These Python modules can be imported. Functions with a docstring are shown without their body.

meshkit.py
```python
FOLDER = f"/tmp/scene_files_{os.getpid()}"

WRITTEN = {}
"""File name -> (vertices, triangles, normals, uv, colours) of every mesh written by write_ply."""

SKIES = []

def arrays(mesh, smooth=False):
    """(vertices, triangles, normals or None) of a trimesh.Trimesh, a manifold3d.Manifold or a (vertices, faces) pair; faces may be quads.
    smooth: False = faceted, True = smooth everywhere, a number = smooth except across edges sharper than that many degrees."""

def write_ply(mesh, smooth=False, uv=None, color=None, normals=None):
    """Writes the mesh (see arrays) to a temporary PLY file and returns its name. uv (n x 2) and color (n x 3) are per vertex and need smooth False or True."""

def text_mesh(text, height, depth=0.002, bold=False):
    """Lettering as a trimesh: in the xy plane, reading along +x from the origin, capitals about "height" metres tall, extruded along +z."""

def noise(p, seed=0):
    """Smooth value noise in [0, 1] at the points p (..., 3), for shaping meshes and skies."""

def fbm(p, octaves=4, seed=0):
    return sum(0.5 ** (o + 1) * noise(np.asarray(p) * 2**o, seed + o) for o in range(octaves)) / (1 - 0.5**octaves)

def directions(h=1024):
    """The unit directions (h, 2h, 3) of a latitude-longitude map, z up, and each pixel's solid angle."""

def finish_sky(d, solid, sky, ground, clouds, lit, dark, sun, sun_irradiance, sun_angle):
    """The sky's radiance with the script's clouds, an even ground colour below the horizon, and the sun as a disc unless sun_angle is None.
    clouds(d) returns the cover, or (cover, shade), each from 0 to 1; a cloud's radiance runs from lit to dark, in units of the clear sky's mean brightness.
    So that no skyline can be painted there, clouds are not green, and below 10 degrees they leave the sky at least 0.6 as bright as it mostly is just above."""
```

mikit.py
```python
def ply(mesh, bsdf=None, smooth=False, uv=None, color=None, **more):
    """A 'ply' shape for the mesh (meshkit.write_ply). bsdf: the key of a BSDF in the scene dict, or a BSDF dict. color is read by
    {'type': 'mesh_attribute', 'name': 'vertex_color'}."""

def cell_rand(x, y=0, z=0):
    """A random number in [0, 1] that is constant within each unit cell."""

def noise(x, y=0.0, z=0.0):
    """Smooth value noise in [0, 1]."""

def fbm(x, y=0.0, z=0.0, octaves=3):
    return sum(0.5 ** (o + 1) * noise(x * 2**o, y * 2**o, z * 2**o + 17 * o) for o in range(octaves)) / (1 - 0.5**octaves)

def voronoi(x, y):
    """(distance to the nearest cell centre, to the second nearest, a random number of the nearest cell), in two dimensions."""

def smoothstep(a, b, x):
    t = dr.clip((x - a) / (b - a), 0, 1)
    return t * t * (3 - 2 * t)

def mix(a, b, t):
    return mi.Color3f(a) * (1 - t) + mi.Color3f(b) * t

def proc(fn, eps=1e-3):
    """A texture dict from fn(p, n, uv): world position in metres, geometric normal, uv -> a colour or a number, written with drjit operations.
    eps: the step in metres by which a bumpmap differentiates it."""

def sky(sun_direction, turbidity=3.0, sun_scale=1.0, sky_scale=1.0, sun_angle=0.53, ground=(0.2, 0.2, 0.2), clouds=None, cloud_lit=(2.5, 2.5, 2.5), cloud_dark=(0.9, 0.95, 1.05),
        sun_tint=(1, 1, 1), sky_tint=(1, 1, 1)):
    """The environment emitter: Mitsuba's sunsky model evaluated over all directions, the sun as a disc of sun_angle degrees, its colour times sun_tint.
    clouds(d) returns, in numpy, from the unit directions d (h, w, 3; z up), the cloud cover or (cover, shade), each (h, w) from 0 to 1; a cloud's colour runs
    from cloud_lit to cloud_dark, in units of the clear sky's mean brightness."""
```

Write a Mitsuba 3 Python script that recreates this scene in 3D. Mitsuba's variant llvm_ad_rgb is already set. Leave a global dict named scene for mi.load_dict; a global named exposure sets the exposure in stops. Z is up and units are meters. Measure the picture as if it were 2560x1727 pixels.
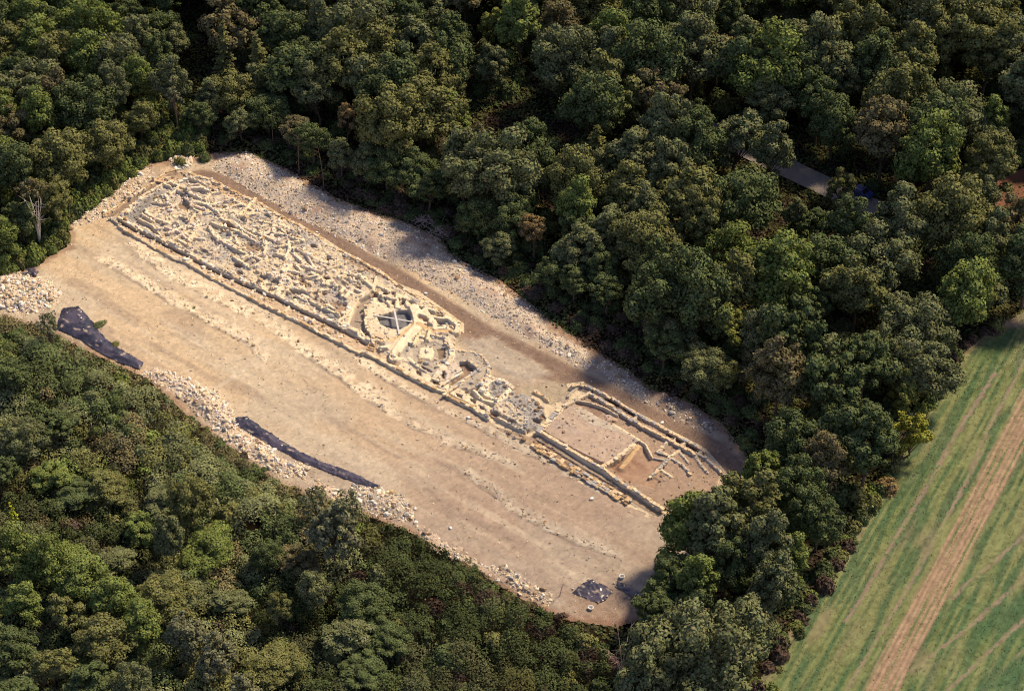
import math, numpy as np, trimesh, shapely
from shapely.geometry import Polygon
import mitsuba as mi, mikit, meshkit
T = mi.ScalarTransform4f
scene, labels = {}, {}
rng = np.random.default_rng(7)

# ------------------------------------------------------------------ camera, sky, exposure
HFOV, DEP, CAM_H = 25.0, 40.0, 208.0
CAM_Y = -CAM_H / math.tan(math.radians(DEP))
scene['camera'] = {'type': 'perspective', 'fov': HFOV, 'fov_axis': 'x', 'near_clip': 1.0, 'far_clip': 9000.0,
                   'to_world': T().look_at(origin=[0, CAM_Y, CAM_H], target=[0, 0, 0], up=[0, 0, 1])}
SUN_AZ, SUN_EL = 40.0, 48.0
sa, se = math.radians(SUN_AZ), math.radians(SUN_EL)
scene['sky'] = mikit.sky([math.cos(sa) * math.cos(se), math.sin(sa) * math.cos(se), math.sin(se)], turbidity=3,
                         sun_tint=(1.0, 0.95, 0.86), sun_angle=10.0, sky_scale=1.15, sky_tint=(1.4, 0.94, 0.8))
exposure = 2.3

# ------------------------------------------------------------------ helpers
_t, _d = math.tan(math.radians(HFOV / 2)), math.radians(DEP)
_f, _u = np.array([0, math.cos(_d), -math.sin(_d)]), np.array([0, math.sin(_d), math.cos(_d)])

def G(x, y, z=0.0):
    """survey: the point at height z that a photo pixel (2560 wide) stands for"""
    v = _f + (x - 1280) / 1280 * _t * np.array([1., 0, 0]) - (y - 863.5) / 1280 * _t * _u
    return (np.array([0, CAM_Y, CAM_H]) + v * (z - CAM_H) / v[2])[:2]

HS = .66                                   # heights noted in the plan are scaled by this
def P(pts, z=0.0, o=(0, 0), k=1.0):
    return np.array([G(o[0] + k * x, o[1] + k * y, z * HS) for x, y in pts])

def DP(pts, z=0.0):                       # pixels of the 2324-wide view
    return P(pts, z, (0, 0), 1.10154)

def project(x, y, z=0.0):                 # back to the 2324-wide view
    d = np.stack([np.asarray(x, float), np.asarray(y, float) - CAM_Y, np.asarray(z, float) - CAM_H + 0 * np.asarray(x, float)], -1)
    w = d @ _f
    return (1280 + d[..., 0] / w / _t * 1280) / 1.10154, (863.5 - (d @ _u) / w / _t * 1280) / 1.10154

names = {}
def numbered(key):
    n = names.get(key, 0)
    names[key] = n + 1
    return key if n == 0 else f'{key}_{n:03d}'

def tag(key, label=None, cat=None, group=None, kind=None):
    d = {}
    if label: d['label'] = label
    if cat: d['category'] = cat
    if group: d['group'] = group
    if kind: d['kind'] = kind
    labels[key] = d

def vcol():
    return {'type': 'twosided', 'bsdf': {'type': 'diffuse', 'reflectance': {'type': 'mesh_attribute', 'name': 'vertex_color'}}}
scene['painted_by_kind'] = vcol()

def flat(name, rgb, rough=None, spec=0.5):
    if rough is None:
        scene[name] = {'type': 'twosided', 'bsdf': {'type': 'diffuse', 'reflectance': {'type': 'rgb', 'value': list(rgb)}}}
    else:
        scene[name] = {'type': 'twosided', 'bsdf': {'type': 'principled', 'base_color': {'type': 'rgb', 'value': list(rgb)}, 'roughness': rough, 'specular': spec}}
    return name

def put(key, v, f, col=None, bsdf='painted_by_kind', smooth=False):
    scene[key] = mikit.ply((v, f), bsdf, smooth=smooth, color=col)

def dist_line(X, Y, pts):
    d = np.full(X.shape, 1e9)
    for a, b in zip(pts[:-1], pts[1:]):
        ab = b - a
        t = np.clip(((X - a[0]) * ab[0] + (Y - a[1]) * ab[1]) / (ab @ ab), 0, 1)
        d = np.minimum(d, np.hypot(X - a[0] - t * ab[0], Y - a[1] - t * ab[1]))
    return d

def side_line(X, Y, pts):
    """signed distance, positive on the left of the line's direction; |d| is huge past the ends"""
    best, sgn = np.full(X.shape, 1e9), np.ones(X.shape)
    for a, b in zip(pts[:-1], pts[1:]):
        ab = b - a
        t = np.clip(((X - a[0]) * ab[0] + (Y - a[1]) * ab[1]) / (ab @ ab), 0, 1)
        d = np.hypot(X - a[0] - t * ab[0], Y - a[1] - t * ab[1])
        s = np.sign(ab[0] * (Y - a[1]) - ab[1] * (X - a[0]))
        m = d < best
        best, sgn = np.where(m, d, best), np.where(m, s, sgn)
    return best * sgn

def inside(X, Y, poly):
    return shapely.contains_xy(Polygon(poly), X.ravel(), Y.ravel()).reshape(X.shape)

def edge_dist(X, Y, poly):
    """distance to the outline, positive inside"""
    d = dist_line(X, Y, np.vstack([poly, poly[:1]]))
    return np.where(inside(X, Y, poly), d, -d)

def sm(a, b, x):
    t = np.clip((x - a) / (b - a), 0, 1)
    return t * t * (3 - 2 * t)

def fbm(X, Y, s, seed=0, octaves=4, ax=1.0, ang=0.0):
    c, n = math.cos(ang), math.sin(ang)
    U, V = (X * c + Y * n) / (s * ax), (-X * n + Y * c) / s
    return meshkit.fbm(np.stack([U, V, 0 * U + seed * 3.7], -1), octaves, seed)

def mixc(a, b, t):
    return np.asarray(a) * (1 - t[..., None]) + np.asarray(b) * t[..., None]

def grid_faces(ny, nx, keep=None):
    i = np.arange(ny * nx).reshape(ny, nx)
    q = np.stack([i[:-1, :-1], i[:-1, 1:], i[1:, 1:], i[1:, :-1]], -1).reshape(-1, 4)
    if keep is not None:
        q = q[keep[:-1, :-1].ravel()]
    return np.vstack([q[:, [0, 1, 2]], q[:, [0, 2, 3]]])

def compact(v, f, *more):
    used = np.unique(f)
    m = np.zeros(len(v), int); m[used] = np.arange(len(used))
    return (v[used], m[f], *[c[used] for c in more])

# rocks: six rough hull-like stones, 20 triangles each
ICO = trimesh.creation.icosahedron()
ROCKS = []
for k in range(6):
    r = np.random.default_rng(100 + k)
    v = ICO.vertices * (1 + r.uniform(-.28, .22, (12, 1))) * np.array([1.0, r.uniform(.6, .9), r.uniform(.45, .75)])
    ROCKS.append(v * 0.5 / np.abs(v).max())
ROCKF = ICO.faces
BOXY = []
for k in range(6):                        # roughly squared blocks for walls
    r = np.random.default_rng(200 + k)
    b = trimesh.creation.box((1, 1, 1)).vertices
    pts = np.vstack([b * s for s in ([1, .86, .82], [.86, 1, .82], [.84, .84, 1])]) + r.uniform(-.07, .07, (24, 3))
    BOXY.append(trimesh.convex.convex_hull(pts))

CREAM, GREY, OCHRE, WHITE = np.array([.57, .49, .36]), np.array([.28, .275, .27]), np.array([.42, .31, .18]), np.array([.64, .605, .55])
BROWN = np.array([.20, .145, .105])

def tones(n, w, seed):
    """n stone colours, w = weights of cream, grey, ochre, white, brown"""
    r = np.random.default_rng(seed)
    w = np.array(w, float)
    c = np.array([CREAM, GREY, OCHRE, WHITE, BROWN])[r.choice(5, n, p=w / w.sum())]
    return np.clip(c * r.uniform(.72, 1.18, (n, 1)) * (1 + r.normal(0, .04, (n, 3))), .02, .85)

def rocks(pts, size, cols, seed, tilt=.35):
    """one mesh of all these stones"""
    r = np.random.default_rng(seed)
    n = len(pts)
    base = np.array(ROCKS)[r.integers(0, 6, n)]
    a, b, c = r.uniform(0, 2 * np.pi, n), r.normal(0, tilt, n), r.normal(0, tilt, n)
    base = base * np.stack([r.uniform(.75, 1.3, n), r.uniform(.7, 1.1, n), r.uniform(.7, 1.1, n)], -1)[:, None] * size[:, None, None]
    def rot(v, i, j, t):
        ct, st = np.cos(t)[:, None], np.sin(t)[:, None]
        x, y = v[..., i] * ct - v[..., j] * st, v[..., i] * st + v[..., j] * ct
        v = v.copy(); v[..., i], v[..., j] = x, y
        return v
    base = rot(rot(rot(base, 1, 2, b), 0, 2, c), 0, 1, a) + pts[:, None]
    f = (ROCKF[None] + 12 * np.arange(n)[:, None, None]).reshape(-1, 3)
    col = np.repeat(cols, 12, 0) * r.uniform(.93, 1.07, (12 * n, 1))
    return base.reshape(-1, 3), f, np.clip(col, 0, .9)

STONE_TONES = [flat(f'stone_tone_{n}', c) for n, c in dict(cream=CREAM, sand=CREAM * [.9, .84, .78], grey=GREY * 1.1, ochre=OCHRE * .95, white=WHITE * .95, brown=BROWN * 1.15).items()]
BLOCKPLY = [[mikit.ply(m, t) for m in BOXY] for t in STONE_TONES]
ROCKPLY = [[mikit.ply((v * 2 * .5, ROCKF), t) for v in ROCKS] for t in STONE_TONES]
counts = {}
def stone(holder, kind, xyz, dims, yaw, tone, r, block=True, tilt=6):
    """one separate stone of a wall or heap"""
    k = f'{holder}__{kind}'
    if counts.get(k, 0) >= 290:
        return False
    counts[k] = counts.get(k, 0) + 1
    lib = BLOCKPLY if block else ROCKPLY
    w = T().translate([float(q) for q in xyz]).rotate([0, 0, 1], float(yaw)).rotate([1, 0, 0], float(r.normal(0, tilt))).rotate([0, 1, 0], float(r.normal(0, tilt))).scale([float(q) for q in dims])
    scene[numbered(k)] = {**lib[tone][r.integers(0, 6)], 'to_world': w}
    return True

def tube(pts, rad, sides=6):
    pts, rad = np.asarray(pts, float), np.asarray(rad, float)
    d = np.gradient(pts, axis=0); d /= np.linalg.norm(d, axis=1, keepdims=True) + 1e-9
    ref = np.where(np.abs(d[:, 2:3]) > .9, [[1., 0, 0]], [[0, 0, 1.]])
    x = np.cross(d, ref); x /= np.linalg.norm(x, axis=1, keepdims=True)
    y = np.cross(d, x)
    a = np.arange(sides) * 2 * np.pi / sides
    v = pts[:, None] + rad[:, None, None] * (np.cos(a)[None, :, None] * x[:, None] + np.sin(a)[None, :, None] * y[:, None])
    f = []
    for i in range(len(pts) - 1):
        for j in range(sides):
            p, q = i * sides + j, i * sides + (j + 1) % sides
            f += [[p, q, q + sides], [p, q + sides, p + sides]]
    top = (len(pts) - 1) * sides
    f += [[top, top + j, top + j + 1] for j in range(1, sides - 1)]
    return v.reshape(-1, 3), np.array(f)

def join(parts):
    v, f, n = [], [], 0
    for a, b in parts:
        v.append(a); f.append(b + n); n += len(a)
    return np.vstack(v), np.vstack(f)

# ------------------------------------------------------------------ the ground plan, surveyed from the photograph
A, E = G(297, 567), G(1641, 1289)
UA = (E - A) / np.linalg.norm(E - A)
VA = np.array([-UA[1], UA[0]])
ANG = math.atan2(UA[1], UA[0])
def uv(X, Y): return (X - A[0]) * UA[0] + (Y - A[1]) * UA[1], (X - A[0]) * VA[0] + (Y - A[1]) * VA[1]

DIG = DP([(-30, 640), (40, 622), (95, 592), (150, 562), (146, 505), (200, 478), (270, 425), (335, 372), (440, 360), (490, 348), (560, 345), (640, 380), (700, 415), (760, 450),
          (850, 485), (920, 505), (1000, 545), (1030, 590), (1130, 635), (1230, 715), (1330, 785), (1400, 825), (1480, 885), (1560, 912), (1640, 965), (1690, 1030), (1740, 1120),
          (1700, 1230), (1600, 1300), (1520, 1330), (1470, 1400), (1400, 1425), (1290, 1410), (1200, 1372), (1130, 1330), (1040, 1275), (940, 1215), (830, 1170), (640, 1110), (520, 1015),
          (440, 960), (330, 860), (200, 800), (100, 750), (-30, 720)])
TREELINE = None

# forest floor: a sheet to the horizon, sunk below the excavation
xs = np.concatenate([[-4000, -1500, -600, -250], np.arange(-130, 131, 1.3), [250, 600, 1500, 4000]])
ys = np.concatenate([[-4000, -1500, -600, -200], np.arange(-90, 151, 1.3), [250, 600, 1500, 4000]])
X, Y = np.meshgrid(xs, ys)
ed = edge_dist(X, Y, DIG)
Z = -0.05 - 1.6 * sm(1.0, 2.6, ed) + np.where((np.abs(X) < 140) & (ed < -1.5), .35 * (fbm(X, Y, 9, 3) - .5), 0)
MOUND = DP([(-60, 730), (120, 770), (320, 880), (480, 1010), (640, 1120), (840, 1190), (1000, 1270), (1150, 1350), (1000, 1400), (700, 1320), (400, 1180), (100, 980), (-60, 900)])
Z += 1.3 * sm(0, 5, edge_dist(X, Y, MOUND))
FE = DP([(2440, 660), (2330, 700), (2250, 745), (2185, 800), (2120, 880), (2050, 1000), (1975, 1130), (1885, 1270), (1785, 1440), (1690, 1600), (1590, 1800)])
FIELD = np.vstack([FE, [[FE[-1][0] + 20, FE[-1][1] - 30], [170, -120], [210, 60]]])
Z -= 1.2 * sm(.4, 2.0, edge_dist(X, Y, FIELD))
n1, n2 = fbm(X, Y, 5, 1), fbm(X, Y, 1.8, 2)
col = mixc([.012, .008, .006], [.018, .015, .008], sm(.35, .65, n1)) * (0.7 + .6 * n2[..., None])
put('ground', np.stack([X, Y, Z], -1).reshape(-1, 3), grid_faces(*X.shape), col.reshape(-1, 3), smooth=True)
tag('ground', kind='structure')
def ground_z(x, y):
    i = np.clip(np.searchsorted(xs, x) , 1, len(xs) - 1); j = np.clip(np.searchsorted(ys, y), 1, len(ys) - 1)
    return Z[j, i]

# ------------------------------------------------------------------ barrow height model, in its own frame, 0.14 m cells
RES = .11
gu, gv = np.arange(-5, 103, RES), np.arange(-4.5, 21, RES)
U, V = np.meshgrid(gu, gv)
BX, BY = A[0] + U * UA[0] + V * VA[0], A[1] + U * UA[1] + V * VA[1]
H = np.zeros_like(BX)
COL = np.zeros(BX.shape + (3,)) + CREAM * .8
c2 = dict(o=(240, 380), k=.1722); c4 = dict(o=(780, 640), k=.1722); cA = dict(o=(900, 780), k=.2168); cB = dict(o=(440, 360), k=.3444); cC = dict(o=(1250, 920), k=.2581)
n_big, n_mid, n_fin = fbm(BX, BY, 3.2, 11, 3, 1.8, ANG), fbm(BX, BY, 1.1, 12, 3, 1.5, ANG), fbm(BX, BY, .4, 13, 2)

def ridge(pts, top, w, soft=.18, col=None, jit=.12):
    soft = min(soft, .5) * .6 if soft < .4 else soft
    d = dist_line(BX, BY, pts) + (n_fin - .5) * jit
    s = 1 - sm(w / 2, w / 2 + soft, d)
    global H, COL
    H = np.where(s > 0, np.maximum(H, H * (1 - s) + s * (top + (n_fin - .5) * .12)), H)
    if col is not None:
        COL = mixc(COL, np.asarray(col), (1 - sm(w / 2, w / 2 + .1, d)))
def level(poly, z, soft=.2, col=None, rough=.1, jit=.15):
    global H, COL
    d = edge_dist(BX, BY, poly) + (n_fin - .5) * jit
    s = sm(0, soft, d)
    H = H * (1 - s) + s * (z + rough * (n_mid - .5) * 2)
    if col is not None:
        COL = mixc(COL, np.asarray(col), s)
def groove(pts, z, w, col=None, soft=.15):
    global H, COL
    d = dist_line(BX, BY, pts) + (n_fin - .5) * .1
    s = 1 - sm(w / 2, w / 2 + soft, d)
    H = np.where(s > 0, np.minimum(H, H * (1 - s) + s * z), H)
    if col is not None: COL = mixc(COL, np.asarray(col), s)
def hollow(x, y, z, rx, ry=None, col=None, o=(0, 0), k=1, depth=.45):
    global H, COL
    c = P([(x, y)], z, o, k)[0]
    ry = ry or rx
    u0, v0 = uv(c[0], c[1])
    d = np.hypot((U - u0) / rx, (V - v0) / ry) + (n_mid - .5) * .5
    s = 1 - sm(.6, 1.05, d)
    H = H - depth * s
    if col is not None: COL = mixc(COL, np.asarray(col) * 1.1, s * .9)

def scatter_(poly, n, r):
    lo, hi = poly.min(0), poly.max(0)
    q = r.uniform(lo, hi, (200, 2))
    return q[shapely.contains_xy(Polygon(poly).buffer(-1.2), q[:, 0], q[:, 1])][:n]
SLATE, DUST = np.array([.20, .195, .19]), np.array([.335, .30, .25])
# --- lines of the long cairn
SO = np.vstack([P([(330, 1090), (520, 1200), (780, 1350), (1100, 1540)], .3, **c2), P([(70, 860), (250, 970), (380, 1035), (540, 1120), (760, 1230), (1000, 1345), (1180, 1440), (1330, 1520)], .3, **cB),
                P([(20, 465), (200, 540), (400, 660), (480, 700), (700, 810), (880, 900), (960, 920)], .3, **cA)])
SO2 = P([(980, 960), (1150, 1050), (1300, 1110), (1420, 1200), (1480, 1240)], .3, **cA)
SI = np.vstack([P([(350, 960), (640, 1120), (900, 1240), (1400, 1500)], .9, **c2), P([(250, 880), (420, 960), (600, 1040), (760, 1110)], .9, **cB), P([(870, 1170), (1050, 1250), (1215, 1330), (1330, 1390), (1390, 1430)], .9, **cB)])
OL = P([(110, 930), (340, 770), (560, 620), (830, 440), (1000, 320), (1170, 250)], .35, **c2)
IL = P([(330, 950), (540, 775), (700, 640), (860, 540), (1000, 470), (1370, 395)], .7, **c2)
NE = np.vstack([P([(1280, 300), (1660, 410), (1900, 530), (2320, 740)], .5, **c2), P([(600, 430), (760, 530), (900, 600), (1060, 690)], .5, **cB), P([(1180, 770), (1330, 850), (1480, 930), (1620, 1040), (1760, 1120), (1900, 1200), (2050, 1300)], .5, **cB)])
LONG = np.vstack([SO[:14], P([(840, 540), (870, 620)], .3, **c4)[:0], P([(1230, 1350), (1225, 1250), (1270, 1130), (1400, 1050), (1480, 1020)], 1, **cB), NE[3:9][::-1], NE[:4][::-1], OL[::-1]])

# footprint of the long cairn
_w = np.vstack([SO, NE[::-1], OL[::-1]])
level(_w, .78, .25, CREAM * .82, .12)
COL = np.where(inside(BX, BY, _w)[..., None], mixc(mixc(DUST * 1.15, CREAM * .85, sm(.42, .6, n_big)), SLATE * 1.3, sm(.5, .66, n_mid) * .85), COL)
_in = inside(BX, BY, _w)
H = np.where(_in, H - .12 + (np.abs(n_mid - .5) * 2.2 - .3) * .4 + (n_big - .5) * .8 + (n_fin - .5) * .4, H)
rw = np.random.default_rng(33)
for k in range(150):                       # stubs of the inner walls that divide the fill into cells
    c = scatter_(_w, 1, rw)[0]
    a = ANG + (rw.normal(0, .22) if rw.random() < .6 else math.pi / 2 + rw.normal(0, .45))
    L, bend = rw.uniform(.9, 3.0), rw.normal(0, .35)
    e, n_ = np.array([math.cos(a), math.sin(a)]), np.array([-math.sin(a), math.cos(a)])
    ridge(np.array([c - e * L, c + n_ * bend, c + e * L]), rw.uniform(.95, 1.35), rw.uniform(.3, .52), .14, CREAM * rw.uniform(.95, 1.12) * np.array([1, rw.uniform(.95, 1.02), rw.uniform(.9, 1.08)]), .2)
# strip between the two south kerbs
_strip = np.vstack([SO, SI[::-1]])
level(_strip, .36, .12, np.array([0.406, 0.320, 0.226]), .05)
groove(SI + VA * -.5, .1, .32, np.array([0.234, 0.183, 0.140]))
ridge(SO[:17], .46, .34, .12, CREAM * .95)
ridge(SI, .85, .5, .2, CREAM)
for a, b in [((650, 1140), (560, 1225)), ((860, 1270), (800, 1350)), ((1380, 1510), (1290, 1580))]:
    ridge(P([a, b], .5, **c2), .55, .3, .1, CREAM)
for a, b in [((130, 830), (80, 865)), ((240, 865), (190, 910)), ((350, 930), (300, 985)), ((430, 975), (390, 1010)), ((590, 1045), (545, 1080)), ((650, 1080), (610, 1120)), ((820, 1180), (780, 1220)), ((1000, 1270), (975, 1300)), ((1200, 1390), (1180, 1400))]:
    ridge(P([a, b], .5, **cB), .55, .3, .1, CREAM)
# west end: kerb, ditch, inner wall, grey floor
level(np.vstack([OL, IL[::-1]]), .3, .1, np.array([0.328, 0.254, 0.179]), .05)
groove(OL + UA * .75, .0, .6, np.array([0.203, 0.156, 0.121]))
level(P([(420, 960), (640, 720), (900, 560), (1040, 560), (760, 820), (560, 1040)], .55, **c2), .5, .3, SLATE * 1.05, .1)
level(P([(850, 430), (1000, 345), (1190, 380), (1000, 460)], .5, **c2), .5, .1, np.array([0.429, 0.312, 0.203]), .03)
ridge(OL, .42, .35, .1, CREAM * [1, .9, .8])
ridge(IL[:3], .85, .45, .15, CREAM); ridge(IL[3:], .8, .45, .15, CREAM)
ridge(P([(480, 665), (590, 590), (700, 530)], .8, **c2), .85, .45, .15, CREAM)
# earth berm along the north kerb
level(P([(1650, 440), (2250, 720), (2200, 800), (1650, 520)], .45, **c2), .42, .2, np.array([0.406, 0.304, 0.207]), .04)
level(P([(1200, 800), (1560, 975), (1500, 985), (1200, 840)], .4, **cB), .36, .2, np.array([0.296, 0.226, 0.168]), .05)
ridge(NE[:8], .6, .4, .12, CREAM * [1, .88, .76]); ridge(NE[8:], .6, .4, .12, CREAM * [1, .9, .8])
# walls and hollows within the rubble
for pts, w in [([(240, 600), (270, 650), (310, 690)], .5), ([(160, 560), (130, 640), (95, 700)], .5), ([(640, 700), (650, 780), (640, 840)], .5), ([(650, 830), (570, 890)], .45), ([(820, 930), (765, 1000), (735, 1090)], .6),
               ([(800, 880), (700, 950), (610, 1010)], .6), ([(510, 610), (700, 690)], .45), ([(560, 640), (760, 650), (920, 700)], .4), ([(1300, 1020), (1230, 1110)], .5), ([(1070, 1010), (1170, 975)], .6),
               ([(420, 820), (540, 900)], .4), ([(0, 560), (60, 620)], .4), ([(330, 540), (440, 600)], .4), ([(100, 420), (280, 440)], .4), ([(880, 760), (1050, 850), (1200, 880)], .45), ([(900, 1090), (1150, 1190)], .4),
               ([(1210, 930), (1340, 960), (1420, 1030)], .5), ([(700, 560), (880, 640)], .4)]:
    ridge(P(pts, 1.1, **cB), 1.2, w, .25, CREAM * 1.03)
for x, y, rx, ry, c in [(60, 450, 1.3, .9, BROWN), (40, 570, 1.8, 1.1, GREY * .9), (380, 600, 1.6, .6, BROWN), (350, 660, 1.2, .9, GREY), (560, 750, 1.7, 1.2, BROWN), (690, 790, .9, .9, GREY), (630, 975, 1.2, .8, SLATE), (710, 1000, 1.1, .7, SLATE),
                        (930, 945, .7, 1.0, GREY), (1090, 975, .8, .5, BROWN * .7), (1200, 1015, 1.3, .8, DUST), (1190, 1180, 1.9, 1.3, BROWN * 1.2), (860, 990, .7, .5, BROWN), (870, 650, .8, .5, SLATE), (440, 665, .9, .6, GREY),
                        (60, 370, 1.0, .6, SLATE), (470, 545, .8, .5, GREY), (930, 1010, 1.4, .6, BROWN * 1.2), (450, 880, .9, .6, BROWN), (200, 780, 1.1, .6, SLATE), (460, 930, .7, .4, BROWN), (1030, 1140, 1.8, .8, DUST), (1130, 1050, 1.0, .5, GREY),
                        (250, 330, .9, .5, BROWN), (780, 540, .7, .4, BROWN), (1000, 740, .8, .4, BROWN), (1120, 840, .9, .4, BROWN), (660, 520, .8, .4, SLATE), (870, 1090, 1.1, .6, SLATE), (340, 460, .8, .5, SLATE)]:
    hollow(x, y, .7, rx, ry, c, depth=.55, **cB)

# --- the ring cairn with its pit
level(P([(840, 540), (640, 640), (540, 760), (480, 1000), (520, 1060), (720, 1160), (840, 1230), (1000, 1240), (1180, 1460), (1420, 1180), (1580, 960), (1480, 720), (1280, 560), (1000, 500)], .7, **c4), .75, .3, CREAM * .95, .15)
level(P([(880, 545), (720, 640), (620, 780), (540, 980), (500, 1030), (700, 1110), (780, 1200), (880, 1180), (790, 1050), (780, 780), (900, 640)], .1, **c4), .1, .35, np.array([0.250, 0.211, 0.176]), .05)
ridge(P([(640, 940), (720, 960)], .3, **c4), .35, .12, .1, DUST); ridge(P([(560, 1040), (720, 1080)], .3, **c4), .35, .12, .1, DUST)
ridge(P([(840, 520), (640, 610), (545, 740), (510, 900), (470, 1030)], 1.15, **c4), 1.2, 1.0, .25, CREAM * 1.05)
level(P([(790, 690), (930, 640), (1020, 720), (1160, 750), (1330, 780), (1440, 860), (1480, 990), (1400, 1120), (1260, 1190), (1060, 1200), (880, 1150), (800, 1040), (775, 880)], 1.05, **c4), 1.05, .3, CREAM * .95, .12)
level(P([(930, 930), (1080, 900), (1250, 830), (1400, 830), (1460, 900), (1455, 980), (1390, 1080), (1260, 1140), (1100, 1110), (980, 1050)], -.2, **c4), -.25, .3, np.array([0.133, 0.140, 0.156]), .22)
ridge(P([(1490, 820), (1500, 920), (1460, 1010), (1340, 1110), (1180, 1210), (1010, 1230)], 1.1, **c4), 1.05, .5, .45, OCHRE * 1.15)
ridge(P([(1480, 740), (1540, 900), (1550, 1000), (1450, 1110), (1330, 1230), (1230, 1370), (1180, 1470)], 1.3, **c4), 1.35, 1.3, .3, CREAM * 1.12)
ridge(P([(1550, 1000), (1720, 1070), (1950, 1090)], 1.0, **c4), .95, .7, .4, OCHRE * 1.05)
ridge(P([(1350, 580), (1400, 700), (1500, 800)], 1.2, **c4), 1.2, .6, .2, CREAM)
for pts, w in [([(940, 530), (1120, 680), (1160, 760)], .4), ([(1230, 590), (1230, 740)], .5), ([(1340, 600), (1390, 720)], .4), ([(1640, 780), (1760, 960), (1790, 1050)], .6), ([(1700, 860), (1860, 900), (1960, 900)], .4), ([(1840, 1040), (1950, 1040)], .5),
               ([(1580, 720), (1800, 800), (1960, 880)], .4), ([(2000, 900), (2120, 1000), (2100, 1090)], .7), ([(1100, 590), (1200, 620), (1350, 590)], .35), ([(960, 430), (1250, 560)], .4)]:
    ridge(P(pts, 1.15, **c4), 1.2, w, .22, CREAM * 1.04)
for x, y, rx, ry, c in [(900, 565, .8, .5, BROWN), (1020, 640, .8, .7, SLATE), (1060, 545, .5, .35, BROWN), (1180, 690, .4, .7, BROWN), (1310, 690, .4, .7, BROWN), (1610, 930, 1.1, .6, BROWN * 1.3), (1870, 980, .8, .6, SLATE), (1850, 860, .8, .4, BROWN * 1.4), (1180, 560, .5, .3, BROWN),
                        (660, 470, .7, .4, BROWN * 1.2), (1440, 690, .8, .4, GREY), (700, 800, .1, .1, None)]:
    hollow(x, y, .6, rx, ry, c, depth=.75, **c4)
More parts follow.
